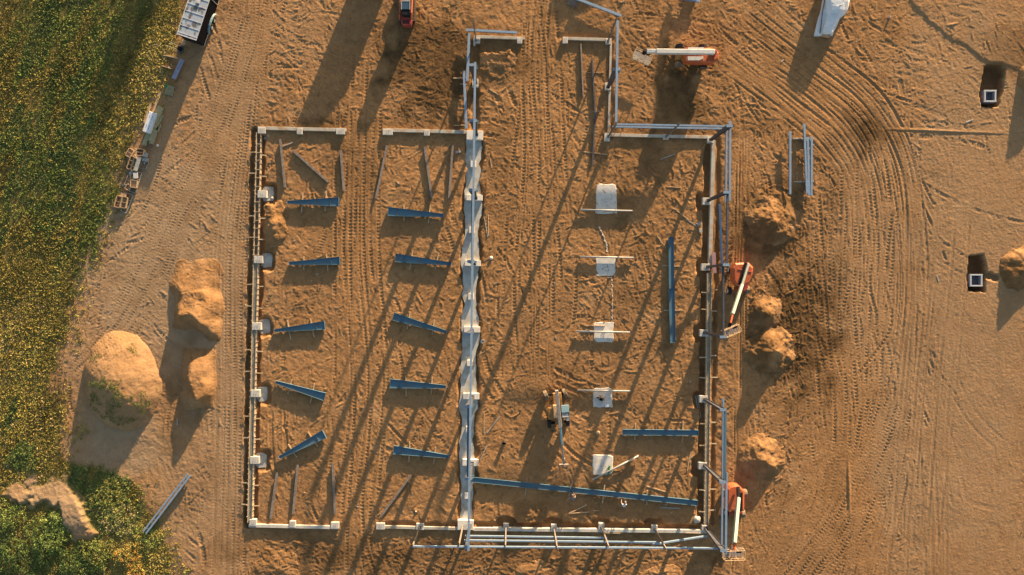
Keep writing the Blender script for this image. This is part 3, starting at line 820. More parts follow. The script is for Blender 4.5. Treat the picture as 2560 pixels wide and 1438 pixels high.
for x, y, w in ((632, 1307, 17), (731, 1311, 15), (837, 1314, 20)): pier(B1, x, y, w, 16, 0.28)
B2 = wall_thing("south foundation wall between the western gateway and the centre footing", (941, 1316), (1148, 1321), 7, material="concrete_dirty")
for x, y, w in ((951, 1316, 21), (1050, 1317, 19)): pier(B2, x, y, w, 16, 0.28)
B3 = wall_thing("long south foundation wall under the row of end posts", (1184, 1322), (1768, 1328), 8, material="concrete")
for x, y in ((1265, 1319), (1385, 1321), (1504, 1317), (1637, 1323), (1762, 1322)): pier(B3, x, y, 14, 17, 0.28)
for x0, x1 in ((1508, 1550), (1712, 1755)):
    a, b = P(x0, 1331), P(x1, 1332)
    MB().bar((a.x, a.y, 0.1), (b.x, b.y, 0.1), 0.05, 0.3).build("form_board", "form_lumber", B3)

# centre footing strip: scalloped slab in its trench, pier caps and small blocks
cf = thing("footing_strip", P(1177, 830), "pale grey concrete footing strip running down the middle of the site", "foundation")
yy = np.arange(338, 1306, 6.0)
lft = np.interp(yy, CS_Y, CS_L) + 7 * fbm(yy * 0 + 3.3, yy, 26, 3, 71) + 0.8 * np.array([rr.uniform(-1, 1) for _ in yy]); rgt = np.interp(yy, CS_Y, CS_R) - 2 + 8 * fbm(yy * 0 + 9.1, yy, 26, 3, 72) + 0.8 * np.array([rr.uniform(-1, 1) for _ in yy])
m = MB(); vs = []; fs = []
for i, y in enumerate(yy):
    for xx, zz in ((lft[i], -0.45), (lft[i], -0.16), (rgt[i], -0.16), (rgt[i], -0.45)):
        q = P(xx, y); vs.append((q.x, q.y, zz))
for i in range(len(yy) - 1):
    for k in range(3): fs.append((4 * i + k, 4 * i + k + 1, 4 * i + 5 + k, 4 * i + 4 + k))
fs += [(0, 1, 2, 3), tuple(4 * (len(yy) - 1) + k for k in (3, 2, 1, 0))]
m.add(vs, fs).build("slab", "concrete_green", cf)
for x, y, w, h in ((1187, 338, 41, 22), (1186, 494, 40, 14), (1182, 658, 40, 14), (1180, 824, 40, 14), (1178, 991, 40, 15), (1176, 1157, 40, 16), (1164, 1313, 40, 24)):
    pier(cf, x, y, w, h, 0.34, -0.4, "concrete_white")
for x, y in ((1183, 410), (1179, 575), (1177, 742), (1174, 908), (1171, 1074), (1168, 1240)):
    c = P(x, y, 0.2); MB().box((c.x, c.y, -0.02), (13 / PXM, 15 / PXM, 0.44), R(-1)).build("block", "concrete_white", cf, bevel=0.012)

# ------------------------------------------------------------------ standing steel
def column(label, bx, by, h=7.4, web='x', d0=0.32, d1=0.62, fw=0.24, zb=0.34, material="steel_dark", group=None, cat="steel column"):
    """tapered built-up column: web in x or y direction, plates, cap and base"""
    b = P(bx, by, zb)
    e = thing("steel_column", b, label, cat, group)
    ax = Vector((1, 0, 0)) if web == 'x' else Vector((0, 1, 0)); sd = Vector((-ax.y, ax.x, 0))
    up = Vector((0, 0, 1)); top = Vector((b.x, b.y, h))
    MB().bar(b, top, 0.02, d0, up=ax, h1=d1).build("web", material, e)
    for s in (-1, 1):
        MB().bar(b + ax * (s * d0 / 2), top + ax * (s * d1 / 2), fw, 0.03, up=ax).build("flange", material, e)
    MB().box((b.x, b.y, zb + 0.012), (d0 + 0.14 if web == 'x' else fw + 0.1, d0 + 0.14 if web == 'y' else fw + 0.1, 0.024)).build("base_plate", material, e)
    MB().box((b.x, b.y, h + 0.012), (d1 + 0.06 if web == 'x' else fw + 0.04, d1 + 0.06 if web == 'y' else fw + 0.04, 0.024)).build("cap_plate", "galvanised", e)
    m = MB()
    for z in (h - 1.2, h - 0.35):
        m.box((b.x + ax.x * d1 * 0.62, b.y + ax.y * d1 * 0.62, z), (0.16, 0.16, 0.14))
    tag(m.build("girt_clip", "steel_blue", e), kind="stuff")
    return e
def post(label, bx, by, h, zb=0.28, group=None, material="steel_brown", lean=(0, 0)):
    b = P(bx, by, zb); e = thing("end_post", b, label, "steel post", group)
    t = Vector((b.x + lean[0], b.y + lean[1], h))
    MB().bar(b, t, 0.012, 0.2, up=(0, 1, 0)).build("web", material, e)
    for s in (-1, 1): MB().bar(b + Vector((0, s * 0.1, 0)), t + Vector((0, s * 0.1, 0)), 0.13, 0.016, up=(0, 1, 0)).build("flange", material, e)
    MB().box((b.x, b.y, zb + 0.01), (0.24, 0.3, 0.02)).build("base_plate", material, e)
    return e

GE = "columns standing along the east wall"
ords = ["northernmost", "second from the north", "third from the north", "fourth from the north, beside the raised lift basket", "fifth from the north", "sixth from the north", "southernmost"]
for i, (x, y) in enumerate(((1778, 349), (1771, 501), (1770, 667), (1763, 832), (1763, 999), (1762, 1164), (1764, 1321))):
    column("dark standing steel column on the east wall, %s" % ords[i], x, y, 7.5, 'x', group=GE)
GC = "columns standing along the centre footing"
ordc = ["northernmost, on the wide pier", "second from the north", "third from the north", "fourth from the north", "third from the south", "second from the south", "southernmost, on the wide pier"]
for i, (x, y) in enumerate(((1191, 336), (1189, 495), (1186, 659), (1180, 826), (1181, 992), (1180, 1158), (1175, 1315))):
    column("steel column on the centre footing, %s" % ordc[i], x, y, 7.35, 'x' if i < 6 else 'y', 0.3, 0.75 if i < 6 else 0.4, group=GC)
column("tapered steel column on the pier east of the entrance bay", 1520, 218, 7.3, 'x', 0.3, 0.75)
column("steel column on the pier at the west side of the entrance bay", 1189, 208, 7.3, 'x', 0.3, 0.7)
post("thin steel post at the top left corner of the entrance bay", 1190, 101, 7.2)
post("thin steel post at the top right corner of the entrance bay", 1520, 103, 7.4)
post("thin steel post on the inner corner pier east of the entrance bay", 1521, 341, 7.0)
post("thin steel post midway along the northeast wall", 1666, 341, 7.0)
GP = "end posts along the south wall"
for x, y, h, t in ((1050, 1318, 6.3, "westernmost"), (1157, 1316, 6.0, "just west of the centre column"), (1265, 1320, 6.1, "first east of the centre column"),
                (1385, 1322, 6.2, "second east of the centre column"), (1504, 1319, 6.5, "third east of the centre column"), (1637, 1324, 6.7, "nearest the southeast corner")):
    post("thin end post on the south wall, %s" % t, x, y, h, group=GP)

def purlin(label, p0, z0, p1, z1=None, w=0.20, h=0.22, group=None, material="galvanised", name="purlin", cat="purlin", nparts=True):
    """cold formed channel between two photo pixels seen at heights z0,z1"""
    a = P(*p0, z0); b = P(*p1, z1 if z1 is not None else z0)
    d = (b - a).normalized(); sd = d.cross(Vector((0, 0, 1))).normalized()
    c = (a + b) / 2
    e = thing(name, (c.x, c.y, min(a.z, b.z) - h / 2), label, cat, group)
    up = sd.cross(d)
    MB().bar(a + up * (h / 2), b + up * (h / 2), w, 0.012).build("flange", material, e)
    MB().bar(a - up * (h / 2), b - up * (h / 2), w, 0.012).build("flange", material, e)
    MB().bar(a - sd * (w / 2 - 0.008), b - sd * (w / 2 - 0.008), 0.012, h).build("web", material, e)
    return e
GG = "galvanised girts on the south end posts"
purlin("lowest girt on the south end posts", (1163, 1340), 2.3, (1518, 1345), group=GG, name="girt", cat="girt", w=0.16)
purlin("middle girt on the south end posts", (1161, 1351), 3.9, (1644, 1356), group=GG, name="girt", cat="girt", w=0.16)
purlin("top girt on the south end posts", (1030, 1366), 5.7, (1802, 1371), group=GG, name="girt", cat="girt", w=0.16)
purlin("loose girt slanting between the two southeast posts", (1633, 1361), 3.7, (1767, 1340), 1.0, name="girt", cat="girt", w=0.16)
purlin("upper girt on the northeast wall", (1541, 311), 6.1, (1816, 316), name="girt", cat="girt", w=0.18)
purlin("lower girt on the northeast wall", (1531, 317), 4.6, (1806, 322), name="girt", cat="girt", w=0.18)
purlin("inner of two girts on the north end of the east wall", (1816, 324), 5.4, (1814, 506), name="girt", cat="girt", w=0.18)
purlin("outer of two girts on the north end of the east wall", (1825, 303), 6.6, (1824, 502), name="girt", cat="girt", w=0.22)
purlin("dark eave strut between the second and third east columns", (1819, 486), 7.2, (1817, 660), w=0.22, material="steel_dark", name="eave_strut", cat="strut")
purlin("dark eave strut between the third east column and the raised basket", (1808, 664), 7.0, (1808, 842), w=0.2, material="steel_dark", name="eave_strut", cat="strut")
purlin("loose purlin leaning inside the east lane beside the second column", (1799, 511), 2.6, (1806, 683), 0.5, w=0.22)
purlin("galvanised girt between the fifth and sixth east columns", (1808, 996), 6.3, (1806, 1206), name="girt", cat="girt", w=0.18)
purlin("blue grey eave strut between the fifth and sixth east columns", (1813, 1027), 7.3, (1812, 1203), w=0.24, material="steel_blue", name="eave_strut", cat="strut")
purlin("inner of two girts at the southern end of the east wall", (1806, 1208), 6.0, (1804, 1362), name="girt", cat="girt", w=0.18)
purlin("outer girt reaching past the southeast corner column", (1816, 1181), 7.3, (1814, 1384), name="girt", cat="girt", w=0.22)
purlin("long purlin along the column tops of the centre footing", (1188, 156), 7.55, (1171, 1377), w=0.22)
purlin("dark blue strut on the centre line between the second and third columns", (1181, 480), 7.25, (1180, 652), w=0.22, material="steel_blue", name="eave_strut", cat="strut")
purlin("dark blue strut on the centre line in the southern half", (1171, 1012), 7.25, (1169, 1192), w=0.22, material="steel_blue", name="eave_strut", cat="strut")
purlin("eave purlin down the east side of the entrance bay", (1544, 52), 7.5, (1540, 306), w=0.24)
purlin("thick purlin lying across the north end of the entrance bay", (1165, 75), 0.55, (1293, 82), w=0.26)
purlin("thick purlin lying down the west side of the entrance bay", (1173, 84), 0.55, (1168, 203), w=0.28)
purlin("thick purlin lying on timbers west of the second bay pier", (1160, 178), 0.5, (1166, 322), w=0.28)
purlin("purlin lying slantwise north of the entrance bay", (1441, -3), 0.4, (1553, 40), w=0.30)
purlin("purlin end at the top edge north of the boom lift", (1690, -6), 0.4, (1750, 3), w=0.30)
GB = "purlins laid on timbers in the east yard"
for t, p0, p1 in (("standing apart on the left", (1975, 329), (1975, 486)), ("longest of the bundle of three", (2010, 310), (2017, 484)), ("middle one of the bundle of three", (2019, 343), (2022, 489)), ("rightmost of the bundle of three", (2029, 342), (2028, 490))):
    purlin("galvanised purlin in the east yard, %s" % t, p0, 0.45, p1, w=0.24, group=GB)
purlin("left purlin of the pair lying by the scrub at lower left", (470, 1185), 0.35, (359, 1328), w=0.19)
purlin("right purlin of the pair lying by the scrub at lower left", (476, 1189), 0.35, (366, 1333), w=0.19)

# ------------------------------------------------------------------ steel lying on the ground
def plank(label, p0, p1, w=0.10, h=0.05, z=None, material="lumber", name="plank", cat="plank", group=None, z1=None):
    a = P(*p0); b = P(*p1)
    za = (gz(a.x, a.y) if z is None else z) + h / 2; zb = (gz(b.x, b.y) if z1 is None and z is None else (z if z1 is None else z1)) + h / 2
    a = P(*p0, za); b = P(*p1, zb); a.z, b.z = za, zb
    o = MB().bar(a, b, w, h).build(name, material, bevel=0.004)
    return tag(o, label, cat, group)

def flat_beam(label, e0a, e0b, e1a, e1b, fw=0.26, z=0.10, splice=None, group=None, cat="steel beam", dun=(0.28, 0.74), who="", material="steel_blue"):
    """tapered I-section lying on its side; end edges given in photo pixels"""
    zc = z + fw / 2
    A, B, C, D = (P(*p, zc) for p in (e0a, e0b, e1a, e1b))
    c0, c1 = (A + B) / 2, (C + D) / 2
    d = (c1 - c0).normalized(); ax = Vector((-d.y, d.x, 0))
    h0 = (A - B).length; h1 = (C - D).length
    e = thing("tapered_beam", ((c0.x + c1.x) / 2, (c0.y + c1.y) / 2, z), label, cat, group)
    MB().bar(c0, c1, h0, 0.016, w1=h1).build("web", material, e)
    for s in (-1, 1):
        MB().bar(c0 + ax * (s * h0 / 2), c1 + ax * (s * h1 / 2), 0.022, fw).build("flange", material, e)
    for p, h in ((c0, h0), (c1, h1)):
        MB().bar(p - ax * (h / 2 + 0.03), p + ax * (h / 2 + 0.03), 0.025, fw).build("end_plate", "galvanised" if h < 0.5 else material, e)
    for t in splice or ():
        p = c0.lerp(c1, t); h = h0 + (h1 - h0) * t
        MB().bar(p - ax * (h / 2 - 0.02), p + ax * (h / 2 - 0.02), 0.02, fw * 0.7).build("stiffener", material, e)
    for k, t in enumerate(dun):
        p = c0.lerp(c1, t); h = h0 + (h1 - h0) * t
        L = h / 2 + 0.72
        s = rr.uniform(-0.12, 0.12)
        q0 = p - ax * (L + rr.uniform(-0.25, 0.3)) + d * s; q1 = p + ax * (L + rr.uniform(-0.25, 0.3)) - d * s
        q0.z = q1.z = z - 0.05
        o = MB().bar(q0, q1, 0.13, 0.09).build("timber_bearer", rr.choice(("lumber", "lumber_orange")))
        tag(o, "timber bearer under %s, %s" % (who, ("west end", "east end")[k] if len(dun) == 2 else ("%s from the west" % on[k] if len(dun) > 2 else "the only one")), "timber", "timber bearers under the steel")
    return e
on = ["first", "second", "third", "fourth", "fifth"]
LB = [((718.5, 502.5), (718.5, 509.5), (847, 494), (847, 516)), ((723, 655.5), (723, 662.5), (849.5, 642), (849.5, 662)), ((686, 823.5), (686, 830), (812, 803), (812, 824)),
      ((691, 952), (689, 958.5), (815.5, 983), (809, 1001.5)), ((697, 1141), (699, 1147.5), (807, 1075), (815, 1095))]
RB = [((970.5, 518), (970.5, 540), (1109, 535), (1109, 543)), ((989, 634), (988, 655.5), (1128, 656.5), (1128, 664)), ((987, 782), (980.5, 800.5), (1117.5, 827), (1116, 834)),
      ((975.5, 947.5), (975.5, 970), (1115, 963.5), (1115, 971)), ((985.5, 1114), (983, 1135), (1122.5, 1138), (1122, 1145.5))]
for i, b in enumerate(LB):
    w = "the %s tapered column from the top in the west row" % on[i]
    flat_beam("blue tapered column lying with its wide end east, %s from the top in the west row" % on[i], *b, splice=(0.84,), group="tapered columns laid out in the west row", cat="steel column", who=w)
for i, b in enumerate(RB):
    w = "the %s tapered column from the top in the middle row" % on[i]
    flat_beam("blue tapered column lying with its wide end west, %s from the top in the middle row" % on[i], *b, splice=(0.16,), group="tapered columns laid out in the middle row", cat="steel column", who=w)
flat_beam("long blue rafter lying north to south near the east wall, its upper half", (1671, 593.5), (1684, 593.5), (1672, 721), (1685, 721), dun=(0.56,), who="the upper half of the north to south rafter")
flat_beam("long blue rafter lying north to south near the east wall, its lower half", (1671.5, 722), (1686, 722), (1675, 857), (1688.5, 857), dun=(0.40,), who="the lower half of the north to south rafter")
flat_beam("straight blue beam lying east to west above the long rafter", (1556.5, 1073.5), (1556.5, 1087.5), (1745.5, 1075.5), (1745.5, 1089), dun=(0.17, 0.80), who="the straight beam above the long rafter")
flat_beam("very long blue rafter lying across the south bay with two workers beside it", (1174, 1192), (1173, 1204), (1744, 1251), (1743, 1264), dun=(0.25, 0.445, 0.59, 0.78), splice=(0.25, 0.5, 0.62, 0.75), who="the very long rafter")

def small_beam(label, p0, p1, group=None, w=0.25, h=0.22, material="steel_brown", clips=0):
    za = 0.12
    a = P(*p0, za); b = P(*p1, za); d = (b - a).normalized(); sd = d.cross(Vector((0, 0, 1)))
    e = thing("channel_beam", ((a.x + b.x) / 2, (a.y + b.y) / 2, 0), label, "steel channel", group)
    up = Vector((0, 0, 1))
    MB().bar(a, b, 0.014, h).build("web", material, e)
    for s in (-1, 1): MB().bar(a + up * (s * h / 2), b + up * (s * h / 2), w, 0.018).build("flange", material, e)
    for k in range(clips):
        c = a.lerp(b, (k + 0.7) / (clips + 0.6)) + sd * 0.13
        MB().box((c.x, c.y, za + 0.02), (0.10, 0.10, 0.14)).build("clip", "steel_dark", e)
    return e
GS = "thin steel channels laid inside the west bay"
for t, p0, p1, c in (("leftmost of the upper west group", (701, 348), (713, 469), 0), ("lying diagonally in the upper west group", (733, 377), (821, 455), 0),
    ("third of the upper west group, nearest the gateway", (852, 376), (860, 478), 2), ("leaning left, just right of the upper gateway", (968, 364), (940, 497), 2),
    ("middle one right of the upper gateway", (1062, 368), (1080, 496), 2), ("nearest the centre footing, right of the upper gateway", (1132, 363), (1123, 496), 2),
    ("leftmost of the lower west group", (693, 1182), (677, 1297), 3), ("middle one of the lower west group", (745, 1162), (733, 1285), 3), ("rightmost of the lower west group", (832, 1159), (838, 1284), 4),
    ("slanting, alone in the lower middle bay", (1028, 1187), (952, 1291), 3)):
    small_beam("brown steel channel, %s" % t, p0, p1, GS, clips=c)
small_beam("grey steel pipe-like channel lying in the entrance bay, the shorter one", (1452, 110), (1458, 242), w=0.16)
small_beam("upper length of the long dark channel lying south out of the entrance bay", (1480, 148), (1488, 285), w=0.17, material="steel_dark")
small_beam("lower length of the long dark channel lying south out of the entrance bay", (1488, 287), (1481, 414), w=0.17, material="steel_dark")

# pads with pipes across them
pad_o = ["northernmost", "second from the north", "middle", "second from the south", "southernmost"]
PADS = [(1516, 499, 27, 38), (1513, 665, 25.5, 25.5), (1510, 830, 25.5, 26), (1507, 995, 24.5, 25), (1506, 1162, 26, 25.5)]
PIPES = [((1450, 524.5), (1582, 527.5)), ((1452, 642), (1585, 644.5)), ((1441, 828.5), (1575, 831)), ((1444, 976), (1577, 978)), ((1482, 1199), (1598, 1139))]
for i, (x, y, rx, ry) in enumerate(PADS):
    poly = []
    n = 56
    for k in range(n):
        t = 2 * math.pi * k / n
        pw = 0.22
        dx = math.copysign(abs(math.cos(t)) ** pw, math.cos(t)); dy = math.copysign(abs(math.sin(t)) ** pw, math.sin(t))
        j = 1 + 0.05 * math.sin(3 * t + i * 2) + rr.uniform(-0.035, 0.03)
        q = P(x + dx * rx * j, y + dy * ry * j); poly.append((q.x, q.y))
    e = thing("concrete_pad", P(x, y), "rough white concrete pad in the east bay, %s of five" % pad_o[i], "concrete pad", "concrete pads in the east bay")
    MB().prism(poly, -0.3, 0.05, 0.10).build("slab", "concrete_white", e)
    m = MB(); c = P(x - 1, y + (3 if i == 0 else 0))
    for dx in (-0.12, 0.12):
        for dy in (-0.14, 0.14): m.tube((c.x + dx, c.y + dy, 0.05), (c.x + dx, c.y + dy, 0.15), 0.03, n=6)
    m.tube((c.x + 0.04, c.y - 0.55, 0.05), (c.x + 0.04, c.y - 0.55, 0.12), 0.03, n=6)
    tag(m.build("anchor_bolts", "steel_dark", e), kind="stuff")
    a, b = P(*PIPES[i][0], 0.26), P(*PIPES[i][1], 0.26)
    e = thing("pipe_column", ((a.x + b.x) / 2, (a.y + b.y) / 2, 0.1), "grey steel pipe lying across the %s concrete pad" % pad_o[i], "pipe", "pipes lying across the concrete pads")
    MB().tube(a, b, 0.10, n=14).build("tube", "pipe_steel", e, smooth=True)
    d = (b - a).normalized()
    for q in (a, b): MB().bar(q - d * 0.012, q + d * 0.012, 0.24, 0.24).build("end_plate", "pipe_steel", e)
# spilt concrete trails between pads
def spill(label, pts, w):
    m = MB(); pts2 = curve(pts, 4.0); n = len(pts2[0])
    vs = []; fs = []
    for i in range(n):
        q = P(pts2[0][i], pts2[1][i]); ww = w / PXM * rr.uniform(0.5, 1.1); ox = rr.uniform(-0.06, 0.06)
        for s, z in ((-1, -0.02), (-0.6, 0.045), (0.6, 0.045), (1, -0.02)): vs.append((q.x + ox + s * ww, q.y, z + gz(q.x, q.y) + (rr.uniform(-0.015, 0.02) if z > 0 else 0)))
    for i in range(n - 1):
        for k in range(3): fs.append((4 * i + k, 4 * i + k + 1, 4 * i + 5 + k, 4 * i + 4 + k))
    tag(m.add(vs, fs).build("concrete_spill", "concrete_dirty"), label, "concrete spill")
spill("crusty trail of spilt concrete above the second pad", [(1497, 566), (1508, 590), (1516, 615), (1518, 634)], 2.4)
spill("thin trail of spilt concrete between the second and middle pads", [(1529, 694), (1531, 740), (1530, 780), (1530, 806)], 1.7)

# ------------------------------------------------------------------ loose timber and small things
i = 0
for t, p0, p1, w, h, mt in (
    ("short timber in the shadow below the northeast wall", (1651, 399), (1687, 385), .10, .06, "lumber_grey"), ("timber crossing the long dark channel, upper one", (1481, 279), (1499, 278), .12, .08, "lumber"),
    ("timber crossing the long dark channel, lower one", (1455, 379), (1520, 387), .10, .07, "lumber"), ("timber crossing the upper dark channel in the bay", (1468, 182), (1508, 181), .06, .05, "lumber"),
    ("loose timber by the tracks in the entrance bay", (1222, 222), (1246, 237), .10, .06, "lumber"), ("short upright looking plank east of the centre footing, near the top", (1226, 397), (1229, 420), .10, .06, "lumber_orange"),
    ("left one of two planks right of the centre footing", (1211, 545), (1219, 593), .07, .05, "lumber_grey"), ("right one of two planks right of the centre footing", (1221, 536), (1221, 590), .09, .05, "lumber_orange"),
    ("thin stick over the footing edge below the third block", (1180, 768), (1222, 744), .07, .05, "lumber_grey"), ("orange plank over the footing edge above the fourth pier", (1181, 798), (1225, 810), .10, .05, "lumber_orange"),
    ("plank slanting beside the footing below the white bucket", (1193, 890), (1234, 865), .09, .05, "lumber"), ("upright plank beside the footing north of the black bucket", (1210, 1032), (1210, 1083), .09, .05, "lumber"),
    ("slanting plank north of the black bucket", (1249, 1042), (1217, 1083), .10, .05, "lumber_grey"), ("plank slanting beside the second pier from the south", (1217, 1115), (1200, 1152), .10, .05, "lumber_grey"),
    ("long leg of the V of planks south of the long rafter", (1467, 1262), (1422, 1284), .12, .06, "lumber_orange"), ("short leg of the V of planks south of the long rafter", (1424, 1284), (1473, 1280), .10, .06, "lumber"),
    ("tiny plank right of the V of planks", (1482, 1277), (1498, 1277), .07, .05, "lumber"), ("plank lying north of the long rafter near its east end", (1617, 1216), (1665, 1230), .13, .06, "lumber"),
    ("steep plank between the straight beam and the east wall", (1727, 1127), (1718, 1178), .09, .05, "lumber_orange"), ("grey plank below the east end of the long rafter", (1650, 1269), (1700, 1271), .12, .06, "lumber_grey"),
    ("short stick poking out below the long rafter", (1662, 1264), (1674, 1255), .12, .06, "lumber"), ("tiny offcut near the southeast pier", (1676, 1284), (1682, 1279), .12, .06, "lumber"),
    ("left one of two old planks in the trench by the fifth east pier", (1739, 990), (1748, 1046), .10, .05, "lumber_grey"), ("right one of two old planks in the trench by the fifth east pier", (1743, 988), (1752, 1044), .09, .05, "lumber_grey"),
    ("plank across the top of the middle pad", (1461, 813.5), (1512, 815), .09, .12, "lumber"), ("plank slanting under the pipe of the middle pad", (1462, 822), (1482, 829), .12, .10, "lumber_orange"),
    ("upper one of the slanting sticks above the north to south rafter", (1683, 520), (1722, 550), .09, .05, "lumber"), ("lower one of the slanting sticks above the north to south rafter", (1716, 548), (1744, 568), .09, .05, "lumber_grey"),
    ("pale stick left of the top of the north to south rafter", (1643, 590), (1665, 620), .09, .05, "lumber"), ("stick in the disturbed soil above the sticks", (1666, 467), (1702, 469), .08, .05, "lumber"),
    ("left bearer under the yard purlins, upper", (1982, 347), (2033, 347), .12, .2, "lumber_grey"), ("left bearer under the yard purlins, lower", (1986, 455), (2034, 454), .12, .2, "lumber_grey"),
    ("timber under the thick purlin west of the entrance bay, upper", (1133, 196), (1166, 195), .12, .2, "lumber_orange"), ("timber under the thick purlin west of the entrance bay, middle", (1150, 210), (1167, 211), .08, .2, "lumber"),
    ("timber under the thick purlin west of the entrance bay, lower", (1135, 314), (1176, 313), .08, .2, "lumber"), ("white stake lying south of the upper manhole", (2415, 306), (2432, 299), .10, .05, "boom_white"),
    ("thin white stake lying left of the lower manhole", (2341, 688), (2347, 704), .05, .04, "boom_white"), ("pale stick lying at the left of the east yard tracks", (1953, 155), (1959, 149), .07, .04, "boom_white"),
    ("grey plank in the north wall shadow at the northwest corner", (660, 347), (672, 339), .28, .06, "concrete"), ("broken stick leaning on the first brown channel", (707, 366), (733, 356), .10, .06, "lumber_grey"),
    ("pair of offcuts beside the west trench", (613, 763), (622, 756), .12, .05, "lumber_grey"), ("small stick in the shadow south of the stockpiles", (443, 1048), (443, 1064), .07, .05, "lumber_grey"),
    ("stick in the trench near the southwest corner", (641, 1297), (646, 1303), .12, .06, "lumber_grey"), ("offcut below the last west brace", (606, 1270), (611, 1277), .10, .05, "lumber"),
    ("lump of wood at the top edge north of the boom lift", (1551, 6), (1560, 3), .14, .08, "lumber")):
    plank(t, p0, p1, w, h, material=mt)
for k in range(16):   # small offcuts nobody could tell apart
    x = rr.choice((rr.uniform(680, 1130), rr.uniform(1230, 1740))); y = rr.uniform(370, 1290); a_ = rr.uniform(0, 3.1); l = rr.uniform(4, 9)
    plank("small loose timber offcut lying on the bay floor", (x, y), (x + l * math.cos(a_), y + l * math.sin(a_)), 0.09, 0.05, material=rr.choice(("lumber", "lumber_grey")), name="offcut", cat="offcut", group="small offcuts on the bay floors")
# insulation board leaning by the third east column
a, b = P(1784, 632, 0.3), P(1786, 683, 0.3)
tag(MB().bar(a, b, 0.46, 0.08).build("insulation_board", "foam_pink", bevel=0.01), "pink insulation board lying against the east wall under the third column", "board")
for t, (x, y), sz, rz in (("grey carton beside the slanting sticks", (1747, 560), (0.5, 0.4, 0.2), 0.6), ("pale carton below the grey carton", (1751, 577), (0.36, 0.45, 0.16), 0.2)):
    c = P(x, y); tag(MB().box((c.x, c.y, gz(c.x, c.y) + sz[2] / 2), sz, rz).build("carton", "lumber_grey", bevel=0.015), t, "carton")

def lathe(name, c, prof, material, n=16, parent=None):
    m = MB(); vs = []; fs = []
    for r, z in prof:
        for k in range(n):
            t = 2 * math.pi * k / n; vs.append((c[0] + r * math.cos(t), c[1] + r * math.sin(t), c[2] + z))
    for i in range(len(prof) - 1):
        for k in range(n): fs.append((i * n + k, i * n + (k + 1) % n, (i + 1) * n + (k + 1) % n, (i + 1) * n + k))
    fs += [tuple(range(n))[::-1], tuple(range((len(prof) - 1) * n, len(prof) * n))]
    return m.add(vs, fs).build(name, material, parent, smooth=False)
def bucket(label, x, y, material, r=0.2, h=0.38):
    c = P(x, y); e = thing("bucket", c, label, "bucket")
    lathe("body", c, [(r * 0.82, 0.0), (r, h), (r * 1.06, h), (r * 1.06, h + 0.02), (r * 0.93, h + 0.02), (r * 0.78, 0.06)], material, parent=e)
    MB().path([(c.x + r * math.cos(t), c.y + 0.02 + r * 0.6 * math.sin(t), c.z + h + 0.01 + 0.05 * math.sin(t)) for t in np.linspace(0, math.pi, 7)], 0.012).build("handle", "pipe_steel", e)
bucket("black bucket standing alone in the east bay", 1260, 1106, "plastic_black", 0.22, 0.4)
bucket("white bucket beside the centre footing", 1207, 853, "plastic_white", 0.22, 0.3)
bucket("round brown bucket on the fourth pad", 1494, 993, "lumber_grey", 0.16, 0.4)
bucket("black bucket on the fourth pad", 1502, 996, "plastic_black", 0.24, 0.45)
c = P(1508, 996, 0.2); e = thing("tool_box", (c.x, c.y, 0.065), "brown tool box on the fourth pad", "tool box")
MB().box((c.x, c.y, 0.22), (0.26, 0.5, 0.3), 0.1).build("body", "lumber", e, bevel=0.015); MB().box((c.x, c.y, 0.385), (0.28, 0.52, 0.03), 0.1).build("lid", "steel_brown", e); MB().bar((c.x, c.y - 0.12, 0.43), (c.x, c.y + 0.12, 0.43), 0.03, 0.03).build("handle", "steel_dark", e)
c = P(1516, 1014); tag(MB().prism([(c.x - .2, c.y - .2), (c.x + .22, c.y - .16), (c.x + .26, c.y + .2), (c.x - .16, c.y + .22)], 0.066, 0.12, 0.03).build("folded_sheet", "wrap_white"), "folded white sheet at the bottom of the fourth pad", "sheet")
def lump(name, label, cat, x, y, r, material, sq=0.7, zb=0.0, seed=0):
    bm = bmesh.new(); bmesh.ops.create_icosphere(bm, subdivisions=3, radius=r)
    q = random.Random(seed)
    for v in bm.verts:
        n = 1 + 0.10 * math.sin(5 * v.co.x / r + seed) * math.cos(4 * v.co.y / r) + q.uniform(-0.03, 0.03)
        v.co *= n; v.co.z *= sq
        if v.co.z < -r * 0.35: v.co.z = -r * 0.35
    me = bpy.data.meshes.new(name); bm.to_mesh(me); bm.free(); me.materials.append(MAT[material])
    me.polygons.foreach_set("use_smooth", [True] * len(me.polygons))
    o = bpy.data.objects.new(name, me); c = P(x, y); o.location = (c.x, c.y, gz(c.x, c.y) + r * 0.3 + zb); COL.objects.link(o)
    return tag(o, label, cat)
lump("sack", "round pale sack by the southeast corner", "sack", 1742, 1298, 0.42, "sack", 0.6, seed=1)
lump("stone", "white lump right of the second centre pier", "stone", 1228, 645, 0.2, "concrete_white", 0.6, seed=2)
lump("stone", "pale lump by the first west pier footing", "stone", 679, 495, 0.2, "concrete", 0.6, seed=3)
lump("stone", "pale stone below the lumber stack", "stone", 394, 364, 0.16, "concrete_white", 0.5, seed=4)
lump("stone", "bright stone south of the lower middle channel", "stone", 1040, 1278, 0.10, "concrete_white", 0.7, seed=5)
lump("stone", "dark clod with a green top on the path below the fourth pad", "clod", 1495, 1082, 0.24, "lumber_orange", 0.6, seed=6)
